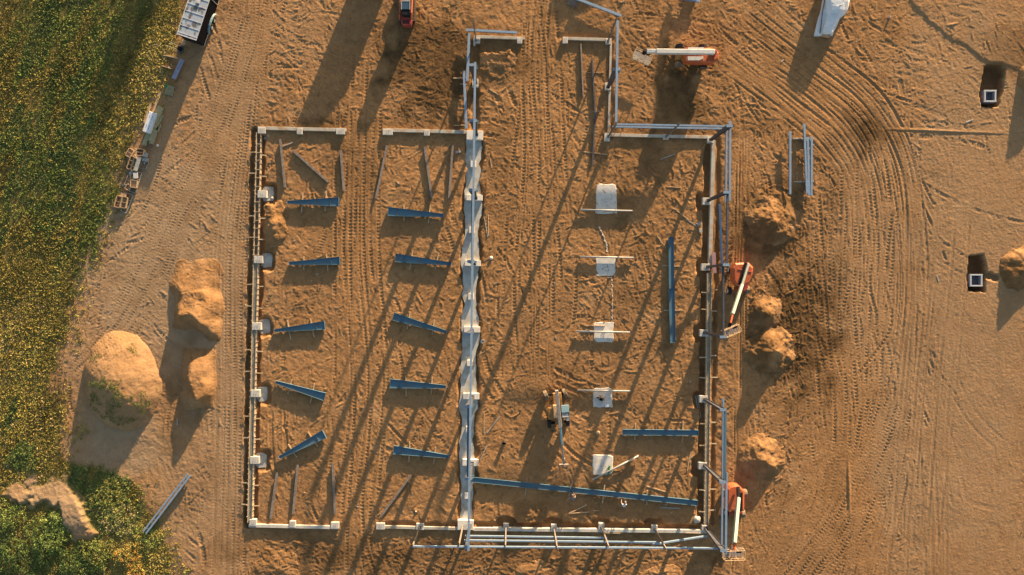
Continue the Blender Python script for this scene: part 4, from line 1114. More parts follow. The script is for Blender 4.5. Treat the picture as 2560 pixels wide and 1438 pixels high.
# pipe sleeves by the upper right of the west bay
for k, (x, y) in enumerate(((1142, 381), (1149, 379))):
    c = P(x, y); o = lathe("pipe_sleeve", (c.x, c.y, 0.0), [(0.13, 0), (0.13, 0.16), (0.08, 0.16), (0.08, 0.03)], "plastic_white")
    tag(o, "white pipe sleeve near the top of the centre footing, %s" % ("left of two", "right of two")[k], "pipe sleeve")
c = P(1524, 1176, 0.25)
m = MB()
for k in range(9):
    q = Vector((c.x + rr.uniform(-.22, .22), c.y + rr.uniform(-.4, .4), 0.13)); q2 = q + Vector((rr.uniform(-.3, .3), rr.uniform(-.3, .3), rr.uniform(0.02, 0.2))); q3 = q2 + Vector((rr.uniform(-.3, .3), rr.uniform(-.3, .3), -0.1))
    m.path([q, q2, q3], 0.05)
tag(m.build("lifting_strap", "plastic_green"), "tangled green lifting strap on the southernmost pad", "strap")

# ------------------------------------------------------------------ machines
def wheel(e, c, r, w, ax, material="rubber", rim="rim_white"):
    """tyre with tread lugs and a rim; ax = axle direction"""
    ax = Vector(ax).normalized(); c = Vector(c)
    up = Vector((0, 0, 1)); fw = ax.cross(up).normalized()
    m = MB(); n = 20; vs = []; fs = []
    prof = [(0.62, -0.46), (0.93, -0.5), (1.0, -0.38), (1.0, 0.38), (0.93, 0.5), (0.62, 0.46)]
    for k in range(n):
        t = 2 * math.pi * k / n
        d = fw * math.cos(t) + up * math.sin(t)
        for q, s in prof: vs.append(c + d * (r * q * (1.0 if k % 2 else 0.965)) + ax * (s * w))
    p = len(prof)
    for k in range(n):
        for j in range(p): fs.append((k * p + j, k * p + (j + 1) % p, ((k + 1) % n) * p + (j + 1) % p, ((k + 1) % n) * p + j))
    o = m.add(vs, fs).build("wheel", material, e)
    m = MB(); m.tube(c - ax * (w * 0.40), c + ax * (w * 0.40), r * 0.63, n=16); m.tube(c - ax * (w * 0.47), c + ax * (w * 0.47), r * 0.2, n=10)
    m.build("rim", rim, o)
    return o
def px_poly(pts, z): return [(P(x, y, z).x, P(x, y, z).y) for x, y in pts][::-1]
def basket(e, c, ang, lx, ly, z, material, tilt=0):
    """railed work platform, c = centre xy"""
    M = Matrix.Translation((c[0], c[1], z)) @ Matrix.Rotation(ang, 4, 'Z')
    def mk(): q = MB(); q.M = M; return q
    b = mk().box((0, 0, 0.02), (lx, ly, 0.05)).build("basket_floor", "boom_grey", e)
    m = mk()
    for k in range(7): mk().box((-lx / 2 + lx * (k + 0.5) / 7, 0, 0.055), (0.03, ly * 0.96, 0.02)).build("floor_slat", material, b)
    for zz in (0.55, 1.1):
        m = mk()
        pts = [(-lx / 2, -ly / 2, zz), (lx / 2, -ly / 2, zz), (lx / 2, ly / 2, zz), (-lx / 2, ly / 2, zz), (-lx / 2, -ly / 2, zz)]
        m.path(pts, 0.035, 6); m.build("guard_rail", material, e)
    for x in (-lx / 2, -lx / 6, lx / 6, lx / 2):
        for y in (-ly / 2, ly / 2): mk().tube((x, y, 0.05), (x, y, 1.1), 0.03, n=6).build("rail_post", material, e)
    mk().box((lx * 0.2, ly / 2 - 0.12, 1.0), (0.5, 0.2, 0.22)).build("control_box", "machine_black", e)

# boom lift with the white boom lowered, north yard
e = thing("boom_lift", P(1725, 140), "orange boom lift with a lowered white boom in the north yard", "boom lift")
z = 2.0
for x, y in ((1699, 117), (1697, 162), (1757, 117), (1757, 166)):
    q = P(x, y, 0.5); wheel(e, (q.x, q.y, 0.5), 0.5, 0.42, (0, 1, 0), "rubber_dusty" if y > 130 and x < 1700 else "rubber", "rubber_dusty")
a, b = P(1688, 140, 0.6), P(1765, 140, 0.6)
MB().bar(a, b, 1.1, 0.4).build("chassis", "machine_yellow", e, bevel=0.05)
for x in (1698, 1757):
    a, b = P(x, 120, 0.5), P(x, 163, 0.5); MB().bar(a, b, 0.25, 0.25).build("axle", "machine_yellow", e)
poly = px_poly([(1712, 118), (1770, 119), (1788, 122), (1797, 130), (1797, 147), (1786, 156), (1760, 156), (1712, 153)], z)
body = MB().prism(poly, 0.85, z, 0.16).build("turret", "machine_orange", e)
poly = px_poly([(1785, 127), (1796, 132), (1796, 146), (1785, 150)], z + 0.15)
MB().prism(poly, 1.0, z + 0.15, 0.08).build("counterweight", "machine_orange", e)
MB().prism(px_poly([(1720, 118.5), (1759, 118.5), (1759, 124.5), (1720, 124.5)], z + .1), z - 0.3, z + 0.12, 0.03).build("hood", "boom_white", e)
MB().prism(px_poly([(1719, 141), (1758, 141), (1758, 147), (1749, 151), (1719, 151)], z + .04), z - 0.3, z + 0.05, 0.03).build("hood", "boom_white", e)
MB().prism(px_poly([(1705, 141), (1714, 138), (1716, 153), (1707, 154)], 1.2), 0.85, 1.2, 0.05).build("step_box", "machine_yellow", e)
a, b = P(1786, 131, 2.65), P(1640, 129, 2.65)
MB().bar(a, b, 0.52, 0.5).build("boom", "boom_white", e, bevel=0.05)
a, b = P(1642, 129, 2.62), P(1617, 128.5, 2.5)
MB().bar(a, b, 0.44, 0.42).build("inner_boom", "boom_white", e, bevel=0.04)
a, b = P(1775, 130, 2.3), P(1791, 131, 2.3); MB().bar(a, b, 0.3, 0.7).build("boom_hinge", "machine_red", e, bevel=0.04)
a, b = P(1614, 126, 2.3), P(1609, 134, 1.6); MB().bar(a, b, 0.4, 0.4).build("jib_head", "machine_black", e, bevel=0.04)
q = P(1606, 142, 1.3); basket(e, (q.x, q.y), R(-24), 2.1, 1.0, 0.75, "form_lumber")

# boom lift with the raised basket at the fourth east column
def raised_lift(label, outline, z, wheels, chassis_y, boom_pts, black, bk, bcol, body_mat="machine_orange", extra=()):
    cx = sum(p[0] for p in outline) / len(outline); cy = sum(p[1] for p in outline) / len(outline)
    e = thing("boom_lift", P(cx, cy), label, "boom lift")
    for x, y, dusty in wheels:
        q = P(x, y, 0.5); wheel(e, (q.x, q.y, 0.48), 0.48, 0.40, (1, 0, 0), "rubber_dusty" if dusty else "rubber")
    for y in chassis_y:
        a, b = P(wheels[0][0], y, 0.55), P(wheels[2][0], y, 0.55); MB().bar(a, b, 0.3, 0.3).build("axle", "machine_orange", e)
    a, b = P(cx, chassis_y[0], 0.7), P(cx, chassis_y[1], 0.7); MB().bar(a, b, 1.1, 0.4).build("chassis", "machine_red", e, bevel=0.05)
    poly = px_poly(outline, z)
    MB().prism(poly, 0.9, z, 0.22, z - 0.14).build("turret", body_mat, e)
    q = MB(); 
    for (x0, y0), (x1, y1), ww in extra:
        a, b = P(x0, y0, z + 0.02), P(x1, y1, z + 0.02); MB().bar(a, b, ww, 0.05).build("panel_rib", "machine_red", e, bevel=0.01)
    (x0, y0), (x1, y1), ww = black
    a, b = P(x0, y0, z + 0.05), P(x1, y1, z + 0.05); MB().bar(a, b, ww, 0.18).build("boom_slot", "machine_black", e)
    for k, (p0, z0, p1, z1, w, nm, mt) in enumerate(boom_pts):
        a, b = P(*p0, z0), P(*p1, z1); MB().bar(a, b, w, w * 1.25).build(nm, mt, e, bevel=0.02)
    (x, y), bz, ang, lx, ly = bk
    q = P(x, y, bz + 1.0); basket(e, (q.x, q.y), ang, lx, ly, bz, bcol)
    return e
raised_lift("red boom lift east of the wall, basket raised at the fourth column",
    [(1838.5, 658.5), (1856, 656.5), (1873, 657), (1884, 668), (1882, 688), (1873.5, 708), (1858.5, 717.5), (1842, 713.5), (1834, 702), (1833, 670)], 2.15,
    ((1824, 674, 0), (1823, 727, 0), (1868, 674, 1), (1868, 725, 1)), (675, 727),
    [((1871, 660), 2.6, (1855, 712), 3.1, 0.24, "boom", "boom_green"), ((1855, 712), 3.1, (1831, 786), 5.6, 0.30, "boom", "boom_green"),
     ((1833, 780), 5.5, (1826, 808), 5.9, 0.2, "jib", "machine_orange"), ((1826, 808), 5.8, (1823, 817), 5.7, 0.26, "jib_head", "machine_black")],
    ((1865, 657), (1850, 712), 0.36), ((1832, 828), 5.6, R(24), 1.75, 0.8), "lumber_orange", extra=[((1844, 673), (1858, 676), 0.1), ((1868, 678), (1880, 681), 0.1)])
raised_lift("orange boom lift at the southeast corner, basket raised past the corner column",
    [(1818.7, 1222.7), (1825, 1216), (1835, 1212.6), (1849, 1214.7), (1862, 1227), (1862, 1241), (1861, 1278), (1840, 1279), (1818.7, 1277)], 2.1,
    ((1812, 1233, 1), (1815, 1283, 0), (1862, 1233, 1), (1857, 1284, 1)), (1233, 1284),
    [((1845, 1217), 2.4, (1846, 1246), 2.9, 0.3, "boom", "machine_black"), ((1846, 1245), 2.9, (1836, 1358), 6.2, 0.36, "boom", "boom_green"),
     ((1836, 1356), 6.1, (1835, 1376), 6.2, 0.22, "jib", "machine_orange")],
    ((1853, 1232), (1852, 1278), 0.3), ((1837, 1389), 5.5, R(2), 2.2, 1.0), "lumber_orange")

# telehandler in the east bay (and one parked beyond the north edge, whose shadow falls into view)
def telehandler(label, ox=0, oy=0, lift=0.0):
    def Q(x, y, zz=0.0):
        v = P(x, y, zz); return Vector((v.x + ox, v.y + oy, zz))
    e = thing("telehandler", Q(1396, 1025), label, "telehandler")
    for x, y, a in ((1365, 988, 24), (1413, 984, 24), (1373, 1058, 3), (1419, 1053, 3)):
        q = Q(x, y, 0.6); wheel(e, (q.x, q.y, 0.58), 0.58, 0.42, (math.cos(R(a)), math.sin(R(a)), 0), "rubber_dusty" if y < 1000 else "rubber", "rubber_dusty")
    MB().bar(Q(1392, 982, 0.9), Q(1399, 1060, 0.9), 1.0, 0.55).build("chassis", "machine_yellow", e, bevel=0.06)
    for (x0, y0), (x1, y1) in (((1365, 988), (1413, 984)), ((1373, 1058), (1419, 1053))):
        MB().bar(Q(x0, y0, 0.6), Q(x1, y1, 0.6), 0.25, 0.25).build("axle", "machine_black", e)
    MB().bar(Q(1377, 1018, 1.1), Q(1379, 1048, 1.1), 0.75, 0.8).build("engine_cover", "machine_yellow", e, bevel=0.08)
    MB().bar(Q(1387, 1012, 1.5), Q(1390, 1045, 1.5), 0.5, 0.6).build("side_cowl", "lumber_orange", e, bevel=0.06)
    cab = MB().bar(Q(1412, 1014, 1.55), Q(1414, 1042, 1.55), 0.80, 1.5).build("cab", "glass_blue", e, bevel=0.05)
    MB().bar(Q(1412, 1013, 2.36), Q(1413.5, 1031, 2.36), 0.86, 0.08).build("roof", "trim_cyan", cab, bevel=0.02)
    for k in range(5):
        x = 1406.5 + k * 3; MB().bar(Q(x, 1031, 2.33), Q(x + 0.5, 1043, 2.33), 0.05, 0.05).build("roof_bar", "trim_white", cab)
    MB().bar(Q(1405.5, 1042.5, 2.33), Q(1421, 1042, 2.33), 0.07, 0.07).build("roof_bar", "trim_white", cab)
    MB().bar(Q(1418, 1044, 1.2), Q(1419, 1052, 1.2), 0.35, 0.1).build("fender", "rim_white", e)
    z0, z1, z2, z3 = 2.5, 2.2 + lift, 1.9 + lift * 1.7, 1.5 + lift * 2.4
    MB().bar(Q(1391.5, 976, z0), Q(1401, 1069, z1), 0.38, 0.45).build("boom", "boom_grey", e, bevel=0.03)
    MB().bar(Q(1401, 1067, z1), Q(1405, 1111, z2), 0.22, 0.30).build("inner_boom", "trim_cyan", e, bevel=0.02)
    MB().bar(Q(1404.6, 1110, z2), Q(1409, 1150, z3), 0.18, 0.24).build("inner_boom", "boom_grey", e, bevel=0.02)
    MB().bar(Q(1409, 1146, z3), Q(1409.5, 1159, z3 - 0.3), 0.24, 0.3).build("boom_head", "boom_grey", e, bevel=0.02)
    MB().bar(Q(1398, 1162.5, z3 - 0.7), Q(1421, 1161.5, z3 - 0.7), 0.14, 0.7).build("fork_carriage", "steel_brown", e)
    for x in (1399, 1420): MB().bar(Q(x, 1163, z3 - 1.0), Q(x + 1, 1187, z3 - 1.0), 0.12, 0.05).build("fork", "steel_brown", e)
    MB().tube(Q(1396, 1030, 1.7), Q(1400, 1062, 1.9), 0.09).build("lift_cylinder", "pipe_steel", e)
    return e
telehandler("dusty telehandler with its boom stretched south in the east bay")
telehandler("second telehandler parked just beyond the north edge of the site", 19.5, 59.5, 0.7)

# tracked skid steer at the top edge, facing north
e = thing("skid_steer", P(1017, 25), "red tracked skid steer loader facing north at the top edge", "skid steer")
for s, x in ((-1, 1001), (1, 1034)):
    a, b = P(x, -4, 0.35), P(x + 0.5, 56, 0.35)
    tr = MB().bar(a, b, 0.36, 0.62).build("track", "rubber", e, bevel=0.1)
    m = MB(); d = (b - a).normalized()
    for k in range(16): 
        q = a.lerp(b, (k + 0.5) / 16); q.z = 0.665; m.box(q, (0.36, 0.06, 0.03))
    tag(m.build("track_lug", "rubber_dusty", tr), kind="stuff")
MB().prism(px_poly([(1003, -6), (1029, -6), (1029, 52), (1027, 60), (1023, 62), (1007, 62), (1004, 60), (1002, 52)], 1.3), 0.35, 1.3, 0.1).build("engine_body", "machine_red", e)
MB().prism(px_poly([(1004, 40), (1026, 40), (1023, 44), (1020, 46), (1010, 46), (1006, 44)], 1.4), 1.2, 1.42, 0.04).build("engine_hood", "machine_red", e)
for k in range(5):
    q = P(1008 + k * 3.4, 55, 1.33); MB().box((q.x, q.y, 1.31), (0.06, 0.42, 0.04)).build("grille_bar", "machine_black", e)
cab = MB().prism(px_poly([(1003, -8), (1026, -8), (1026, 34), (1022, 39), (1008, 39), (1003, 34)], 2.0), 0.7, 2.0, 0.1).build("cab", "machine_black", e)
MB().prism(px_poly([(1004, 3), (1023, 3), (1023, 23), (1004, 23)], 2.04), 1.98, 2.05, 0.02).build("roof_window", "glass_blue", cab)
MB().prism(px_poly([(1003, -7), (1025, -7), (1025, 4), (1003, 4)], 2.06), 1.95, 2.07, 0.03).build("roof_front", "boom_grey", cab)
for x in (1003.5, 1024.5):
    a, b = P(x, 3, 2.05), P(x, 24, 2.05); MB().bar(a, b, 0.1, 0.06).build("roof_rail", "boom_grey", cab)
for s, x0, x1 in ((-1, 1002.5, 999.5), (1, 1031, 1028.5)):
    a, b, c = P(x1, 48, 1.1), P(x1 + s * .5, 34, 1.75), P(x0, -10, 1.35)
    MB().bar(a, b, 0.16, 0.3).build("lift_arm", "machine_orange", e, bevel=0.03); MB().bar(b, c, 0.16, 0.24).build("lift_arm", "machine_orange", e, bevel=0.03)
a, b = P(996, -26, 0.5), P(1036, -26, 0.5); MB().bar(a, b, 0.9, 0.6).build("bucket", "machine_black", e, bevel=0.1)

# enclosed black cargo trailer at the top left
base = P(514, 119)
dvec = (P(524.3, 1, 2.5) - P(491, 100.7, 2.5)).normalized()
trz = math.atan2(dvec.y, dvec.x) - math.pi / 2          # local +Y along the trailer
tw, tl, th = 2.32, 7.2, 2.5
rc = P(491, 100.7, th)
org = Vector((rc.x, rc.y, 0)) - Matrix.Rotation(trz, 3, 'Z') @ Vector((tw / 2, 0, 0))
e = thing("cargo_trailer", org, "black enclosed cargo trailer with a grimy pale roof at the grass edge", "trailer", rz=trz)
def lb(): return MB()
def LBd(mb, nm, mt, parent=e, bevel=0.0): return mb.build(nm, mt, parent, bevel=bevel, world_coords=False)
LBd(lb().box((0, tl / 2, 0.45 + (th - 0.5) / 2), (tw, tl, th - 0.5)), "body", "trailer_black", bevel=0.03)
roof = LBd(lb().box((0, tl / 2, th - 0.02), (tw - 0.04, tl - 0.04, 0.05)), "roof", "trailer_roof")
for k in range(9):
    y = 0.25 + k * 0.86; LBd(lb().box((0, y, th + 0.02), (tw - 0.06, 0.05, 0.03)), "roof_bow", "trim_white", roof)
for s in (-1, 1): LBd(lb().box((s * (tw / 2 - 0.02), tl / 2, th + 0.022), (0.06, tl, 0.05)), "roof_rail", "trim_white", roof)
LBd(lb().box((0, -0.005, th + 0.02), (tw, 0.10, 0.05)), "roof_rail", "trim_white", roof)
LBd(lb().box((0.0, 4.2, th + 0.08), (0.42, 0.42, 0.14)), "roof_vent", "boom_white", roof, 0.02)
x = tw / 2 + 0.008
for args in (((x, 5.0, 1.35), (0.02, 0.05, 1.7)), ((x, 6.0, 1.35), (0.02, 0.05, 1.7)), ((x, 5.5, 2.18), (0.02, 1.0, 0.05)), ((x, 5.5, 0.52), (0.02, 1.0, 0.05))): LBd(lb().box(*args), "door_trim", "trim_white")
LBd(lb().box((x, 0.7, 0.47), (0.02, 1.4, 0.07)), "side_trim", "trim_white"); LBd(lb().box((x, 6.6, 0.47), (0.02, 1.2, 0.07)), "side_trim", "trim_white")
m = lb()
pts = [(x + 0.10, 1.55, 0.45)] + [(x + 0.10, 2.75 - 1.1 * math.cos(t), 0.62 + 0.38 * math.sin(t)) for t in np.linspace(0.25, math.pi - 0.25, 9)] + [(x + 0.10, 3.95, 0.45)]
for a, b in zip(pts[:-1], pts[1:]): m.bar(a, b, 0.05, 0.26, up=(1, 0, 0))
LBd(m, "fender", "trim_cyan")
for s in (-1, 1):
    for y in (2.3, 3.2):
        c = (s * (tw / 2 + 0.08), y, 0.36)
        o = LBd(lb().tube((c[0] - 0.11, y, 0.36), (c[0] + 0.11, y, 0.36), 0.36, n=18), "wheel", "rubber", bevel=0.03)
        LBd(lb().tube((c[0] - 0.13, y, 0.36), (c[0] + 0.13, y, 0.36), 0.19, n=14), "rim", "rim_white", o)
LBd(lb().box((0, tl / 2, 0.42), (0.9, tl, 0.14)), "frame", "machine_black")
LBd(lb().box((0, -0.02, 1.3), (tw - 0.3, 0.03, 1.5)), "rear_door", "machine_black")

# clutter behind the trailer
plank("orange ramp board lying behind the trailer", (461, 100), (457, 113), 0.42, 0.06, material="lumber_orange", name="ramp_board", cat="board")
e = thing("plate_compactor", P(452, 124), "small black compactor with handles standing behind the trailer", "compactor")
q = P(452, 124); M = Matrix.Translation(q) @ Matrix.Rotation(R(-20), 4, 'Z')
def lm(): k = MB(); k.M = M; return k
lm().prism([(-.25, -.45), (.25, -.45), (.3, .3), (.2, .45), (-.2, .45), (-.3, .3)], 0.0, 0.12, 0.04).build("base_plate", "steel_dark", e)
lm().box((0, 0, 0.33), (0.36, 0.45, 0.4)).build("engine", "machine_black", e, bevel=0.04); lm().tube((0.05, 0.05, 0.5), (0.05, 0.05, 0.62), 0.12).build("air_filter", "rubber", e)
for s in (-1, 1): lm().path([(-0.1, s * 0.2, 0.3), (-0.7, s * 0.25, 0.75), (-1.1, s * 0.25, 0.85)], 0.022).build("handle", "pipe_steel", e)
for t, p0, p1, w, h, mt in (("long board at the grass edge behind the compactor", (415, 139), (446, 146), .16, .25, "lumber"), ("board standing on edge below the long board, casting a square shadow", (405, 165), (430, 173), .08, .30, "lumber_orange"),
        ("short block on the edge of the standing board", (428, 161), (429, 167), .12, .12, "lumber_orange"), ("small white tile on the standing board", (421, 166), (424, 169), .16, .1, "boom_white"),
        ("long thin brown board pointing at the lumber stack", (402, 230), (382, 282), .20, .06, "lumber_orange"), ("paler thin board beside the long brown board", (397, 230), (388, 262), .10, .05, "lumber"),
        ("thin pink batten left of the wrapped lumber pack", (380, 256), (361, 290), .10, .06, "lumber_orange"), ("orange plywood edge under the wrapped pack", (376, 264), (360, 308), .30, .10, "lumber_orange")):
    plank(t, p0, p1, w, h, material=mt)
a, b = P(456, 149, .3), P(434, 197, .3); d = (b - a).normalized()
e = thing("panel_sheet", ((a.x + b.x) / 2, (a.y + b.y) / 2, 0), "lilac sheet panel with a dirty stripe lying in the trailer shadow", "panel")
MB().bar(a, b, 0.52, 0.06).build("panel", "sheet_lilac", e); a2, b2 = a.lerp(b, 0.08) + Vector((0.03, 0, 0.034)), a.lerp(b, 0.55) + Vector((-0.03, 0, 0.034)); MB().bar(a2, b2, 0.07, 0.006).build("dirt_stripe", "steel_brown", e)

def pallet(label, x, y, ang, lx=1.0, ly=1.1, z=0.0, material="lumber_green", n=7, group=None):
    c = P(x, y); e = thing("pallet", (c.x, c.y, z), label, "pallet", group, R(ang))
    for k in range(n): MB().box((-lx / 2 + lx * (k + .5) / n, 0, 0.125), (lx / n * 0.62, ly, 0.025)).build("deck_board", material, e, world_coords=False)
    for s in (-1, 0, 1): MB().box((0, s * (ly / 2 - 0.05), 0.06), (lx, 0.07, 0.10)).build("stringer", material, e, world_coords=False)
    return e
pallet("slatted pallet lying in the trailer shadow", 425, 227, -13)
pallet("dark pallet at the top edge north of the entrance bay", 1433, 4, -20, material="steel_brown", lx=1.2)
lump("green_rag", "green crumpled plastic by the slatted pallet", "rag", 417, 216, 0.24, "plastic_green", 0.5, seed=8)

# lumber stack with the wrapped pack
for t, p0, p1, w, h, z in (("long squared timber on the left of the lumber stack", (400, 266), (360, 364), .42, .30, 0.0), ("second long timber of the lumber stack", (406, 270), (374, 353), .30, .28, 0.0),
        ("short timber on the right of the lumber stack", (407, 288), (393, 317), .20, .20, 0.0), ("broad low timber at the foot of the lumber stack", (390, 325), (378, 360), .44, .26, 0.0),
        ("thin batten at the right of the lumber stack", (402, 311), (395, 331), .12, .16, 0.0), ("pale cross plank on the lumber stack", (382, 311), (391, 319), .26, .06, 0.30)):
    plank(t, p0, p1, w, h, z, "lumber_green" if "pale" not in t else "lumber", "timber", "timber", "timbers of the lumber stack")
c0, c1 = P(382, 281, 0.72), P(364.5, 331, 0.72); d = (c1 - c0).normalized()
e = thing("wrapped_lumber_pack", ((c0.x + c1.x) / 2, (c0.y + c1.y) / 2, 0.3), "white wrapped lumber pack with blue printed marks on the lumber stack", "lumber pack")
MB().bar(c0 + Vector((0, 0, -0.2)), c1 + Vector((0, 0, -0.2)), 0.86, 0.42).build("wrapped_boards", "wrap_white", e, bevel=0.03)
sd = Vector((-d.y, d.x, 0))
for u in (0.24, 0.72):
    for v in (-0.19, 0.14):
        q = c0.lerp(c1, u) + sd * v + Vector((0, 0, 0.014))
        for k in (-1, 0, 1): 
            MB().bar(q + d * (k * 0.16 - 0.05), q + d * (k * 0.16 + 0.06) + sd * 0.03, 0.06, 0.004).build("printed_mark", "print_blue", e)

def crate(label, corners, h=0.2, z=0.0, material="lumber", div=1, floor=True, fmat=None, group="wooden crates and trays in the dump row", th=0.07):
    """open shallow tray: photo-pixel corners in order around"""
    pts = [P(x, y, z + h) for x, y in corners]; c = sum(pts, Vector()) / 4
    e = thing("wooden_crate", (c.x, c.y, z), label, "crate", group)
    for a, b in zip(pts, pts[1:] + pts[:1]):
        d = (b - a).normalized(); MB().bar((a.x + d.x * 0.03, a.y + d.y * .03, z + h / 2), (b.x - d.x * .03, b.y - d.y * .03, z + h / 2), th, h).build("side_board", material, e)
    if floor: MB().prism([(p.x, p.y) for p in pts][::-1], z + 0.015, z + 0.05).build("floor_board", fmat or material, e)
    for k in range(div):
        t = (k + 1) / (div + 1)
        a = pts[0].lerp(pts[3], t); b = pts[1].lerp(pts[2], t); MB().bar((a.x, a.y, z + h / 2), (b.x, b.y, z + h / 2), 0.05, h * 0.9).build("divider", material, e)
    return e
crate("orange tray at the top left of the upper dump", [(323, 370), (334.5, 377), (324, 394), (312.5, 387)], 0.25, material="lumber_orange")
crate("bright tray at the top of the upper dump", [(341, 371), (359, 374), (358, 389), (340, 388)], 0.55, material="lumber_orange", div=1)
crate("long brown tray in the left of the upper dump", [(327, 389), (336, 393), (325, 424), (316, 420)], 0.35, material="lumber", div=2)
crate("long grey brown tray in the middle of the upper dump", [(337, 395), (344, 398), (334, 428), (327, 424)], 0.4, material="lumber", div=2)
crate("open frame under the right of the upper dump", [(355, 402), (372, 405), (364, 424), (347, 420)], 0.12, material="lumber_grey", div=0, floor=False)
for t, p0, p1, w, h, z, mt in (("grey panel lying down the upper dump", (349, 391), (338, 427), .50, .06, 0.45, "lumber_grey"), ("grey board at the right of the upper dump, upper", (357, 386), (370, 389), .50, .05, 0.4, "lumber_grey"),
        ("grey board at the right of the upper dump, lower", (355, 398), (372, 401), .40, .05, 0.3, "lumber_grey"), ("small white offcut right of the upper dump", (359, 407), (363, 408), .20, .05, 0.1, "boom_white"),
        ("bright splintered stick in the upper dump, left", (331, 382), (337, 392), .10, .06, 0.5, "lumber_orange"), ("bright splintered stick in the upper dump, middle", (334, 381), (342, 373), .10, .06, 0.55, "lumber_orange"),
        ("bright splintered stick in the upper dump, right", (336, 386), (343, 396), .10, .06, 0.55, "lumber_orange"), ("bright batten across the upper dump", (328, 389), (343, 397), .08, .06, 0.62, "lumber_orange"),
        ("pale square board on the middle dump frame", (338.5, 432), (339.5, 446), .52, .05, 0.42, "boom_white"), ("grey board under the top of the middle dump", (324, 430), (331, 434), .50, .05, 0.2, "lumber_grey"),
        ("lilac scrap at the left of the middle dump", (309, 465), (313, 460), .24, .05, 0.1, "sheet_lilac")):
    plank(t, p0, p1, w, h, z, mt)
crate("long open frame on the right of the middle dump", [(337, 428), (354, 433), (338, 482.5), (321, 477)], 0.2, material="lumber_grey", div=2, floor=False)
crate("orange tray on the middle dump frame", [(327, 449), (343, 452), (340, 470), (325, 467)], 0.25, 0.22, "lumber_orange", 0)
crate("brown tray at the upper left of the middle dump", [(320, 437), (328, 440), (320, 464), (311, 461)], 0.25, material="lumber")
crate("small tray at the lower left of the middle dump", [(318, 460), (328, 464), (322, 477), (311, 471)], 0.3, material="lumber", div=0)
crate("open frame on the right of the lower dump", [(312, 482), (332.5, 487), (315, 533), (302, 528)], 0.15, material="lumber_grey", div=2, floor=False)
crate("orange tray at the left of the lower dump", [(292, 489), (305, 492), (298, 520), (284.5, 516)], 0.4, material="lumber_orange", div=1)
crate("brown tray in the middle of the lower dump", [(306, 491), (319, 494), (313, 521), (300, 518)], 0.4, material="lumber", div=1)
pallet("small broken pallet at the top of the lower dump", 312, 489, -20, 0.7, 0.4, 0.2, "lumber", 4)

# white tarp bundle at the top right
e = thing("tarp_bundle", P(2078, 45), "white tarpaulin wrapped bundle at the top edge of the east yard", "tarp bundle")
sec = [  # y, list of (x, z) across
    (-60, [(2062, 0), (2064, .9), (2078, 1.6), (2092, 1.6), (2118, 1.5), (2122, .9), (2124, 0)]),
    (-20, [(2058, 0), (2060, .8), (2074, 1.5), (2090, 1.55), (2116, 1.5), (2122, .8), (2126, 0)]),
    (5, [(2055, 0), (2058, .75), (2070, 1.3), (2078, 1.45), (2110, 1.45), (2120, .8), (2124, 0)]),
    (24, [(2052, 0), (2055, .7), (2068, 1.0), (2078, 1.35), (2102, 1.35), (2115, .7), (2119, 0)]),
    (36, [(2049, 0), (2051, .6), (2066, .7), (2074, 1.1), (2098, 1.05), (2108, .55), (2114, 0)]),
    (47, [(2045, 0), (2047, .55), (2063, .65), (2072, 1.05), (2092, 1.0), (2097, .5), (2100, 0)]),
    (68, [(2040, 0), (2042, .5), (2057, .6), (2064, 1.05), (2085, 1.0), (2089, .45), (2091, 0)]),
    (80, [(2036, 0), (2038, .4), (2054, .5), (2060, 1.0), (2082, .95), (2084, .4), (2085, 0)]),
    (90, [(2035, 0), (2036, .2), (2048, .2), (2058, .35), (2075, .35), (2080, .2), (2081, 0)])]
vs = []; fs = []
nn = 7
for y, row in sec:
    for x, zz in row:
        q = P(x, y, zz); vs.append((q.x + rr.uniform(-.03, .03), q.y + rr.uniform(-.06, .06), max(0, zz + rr.uniform(-.05, .05)) if zz > 0 else -0.02))
for i in range(len(sec) - 1):
    for k in range(nn - 1): fs.append((i * nn + k, i * nn + k + 1, (i + 1) * nn + k + 1, (i + 1) * nn + k))
fs += [tuple(range(nn)), tuple(range((len(sec) - 1) * nn, len(sec) * nn))[::-1]]
MB().add(vs, fs).build("tarpaulin", "tarp_white", e)
m = MB()
pp = [(2064, -40, 1.0), (2061, 5, .95), (2056, 30, .85), (2053, 60, .68), (2050, 84, .5)]
m.path([P(x, y, zz + 0.03) for x, y, zz in pp], 0.07); m.build("exposed_timber", "steel_brown", e)
for y, xa, xb, zz in ((12, 2068, 2114, 1.5), (34, 2070, 2100, 1.15), (60, 2064, 2090, 1.08)):
    MB().path([P(xa, y, zz - .2), P((xa + xb) / 2, y + 3, zz), P(xb, y - 3, zz - .15)], 0.02).build("tie_rope", "wrap_white", e)
a, b = P(2058, 82, .7), P(2078, 86, .7); MB().bar((a.x, a.y, .35), (b.x, b.y, .35), .5, .5).build("timber_core", "lumber_orange", e)
c = P(2223, 42); tag(MB().prism([(c.x - .1, c.y - .2), (c.x + .12, c.y - .14), (c.x + .02, c.y + .24)], 0, 0.22, 0.08).build("paper_scrap", "boom_white"), "small white scrap lying in the northeast yard", "scrap")

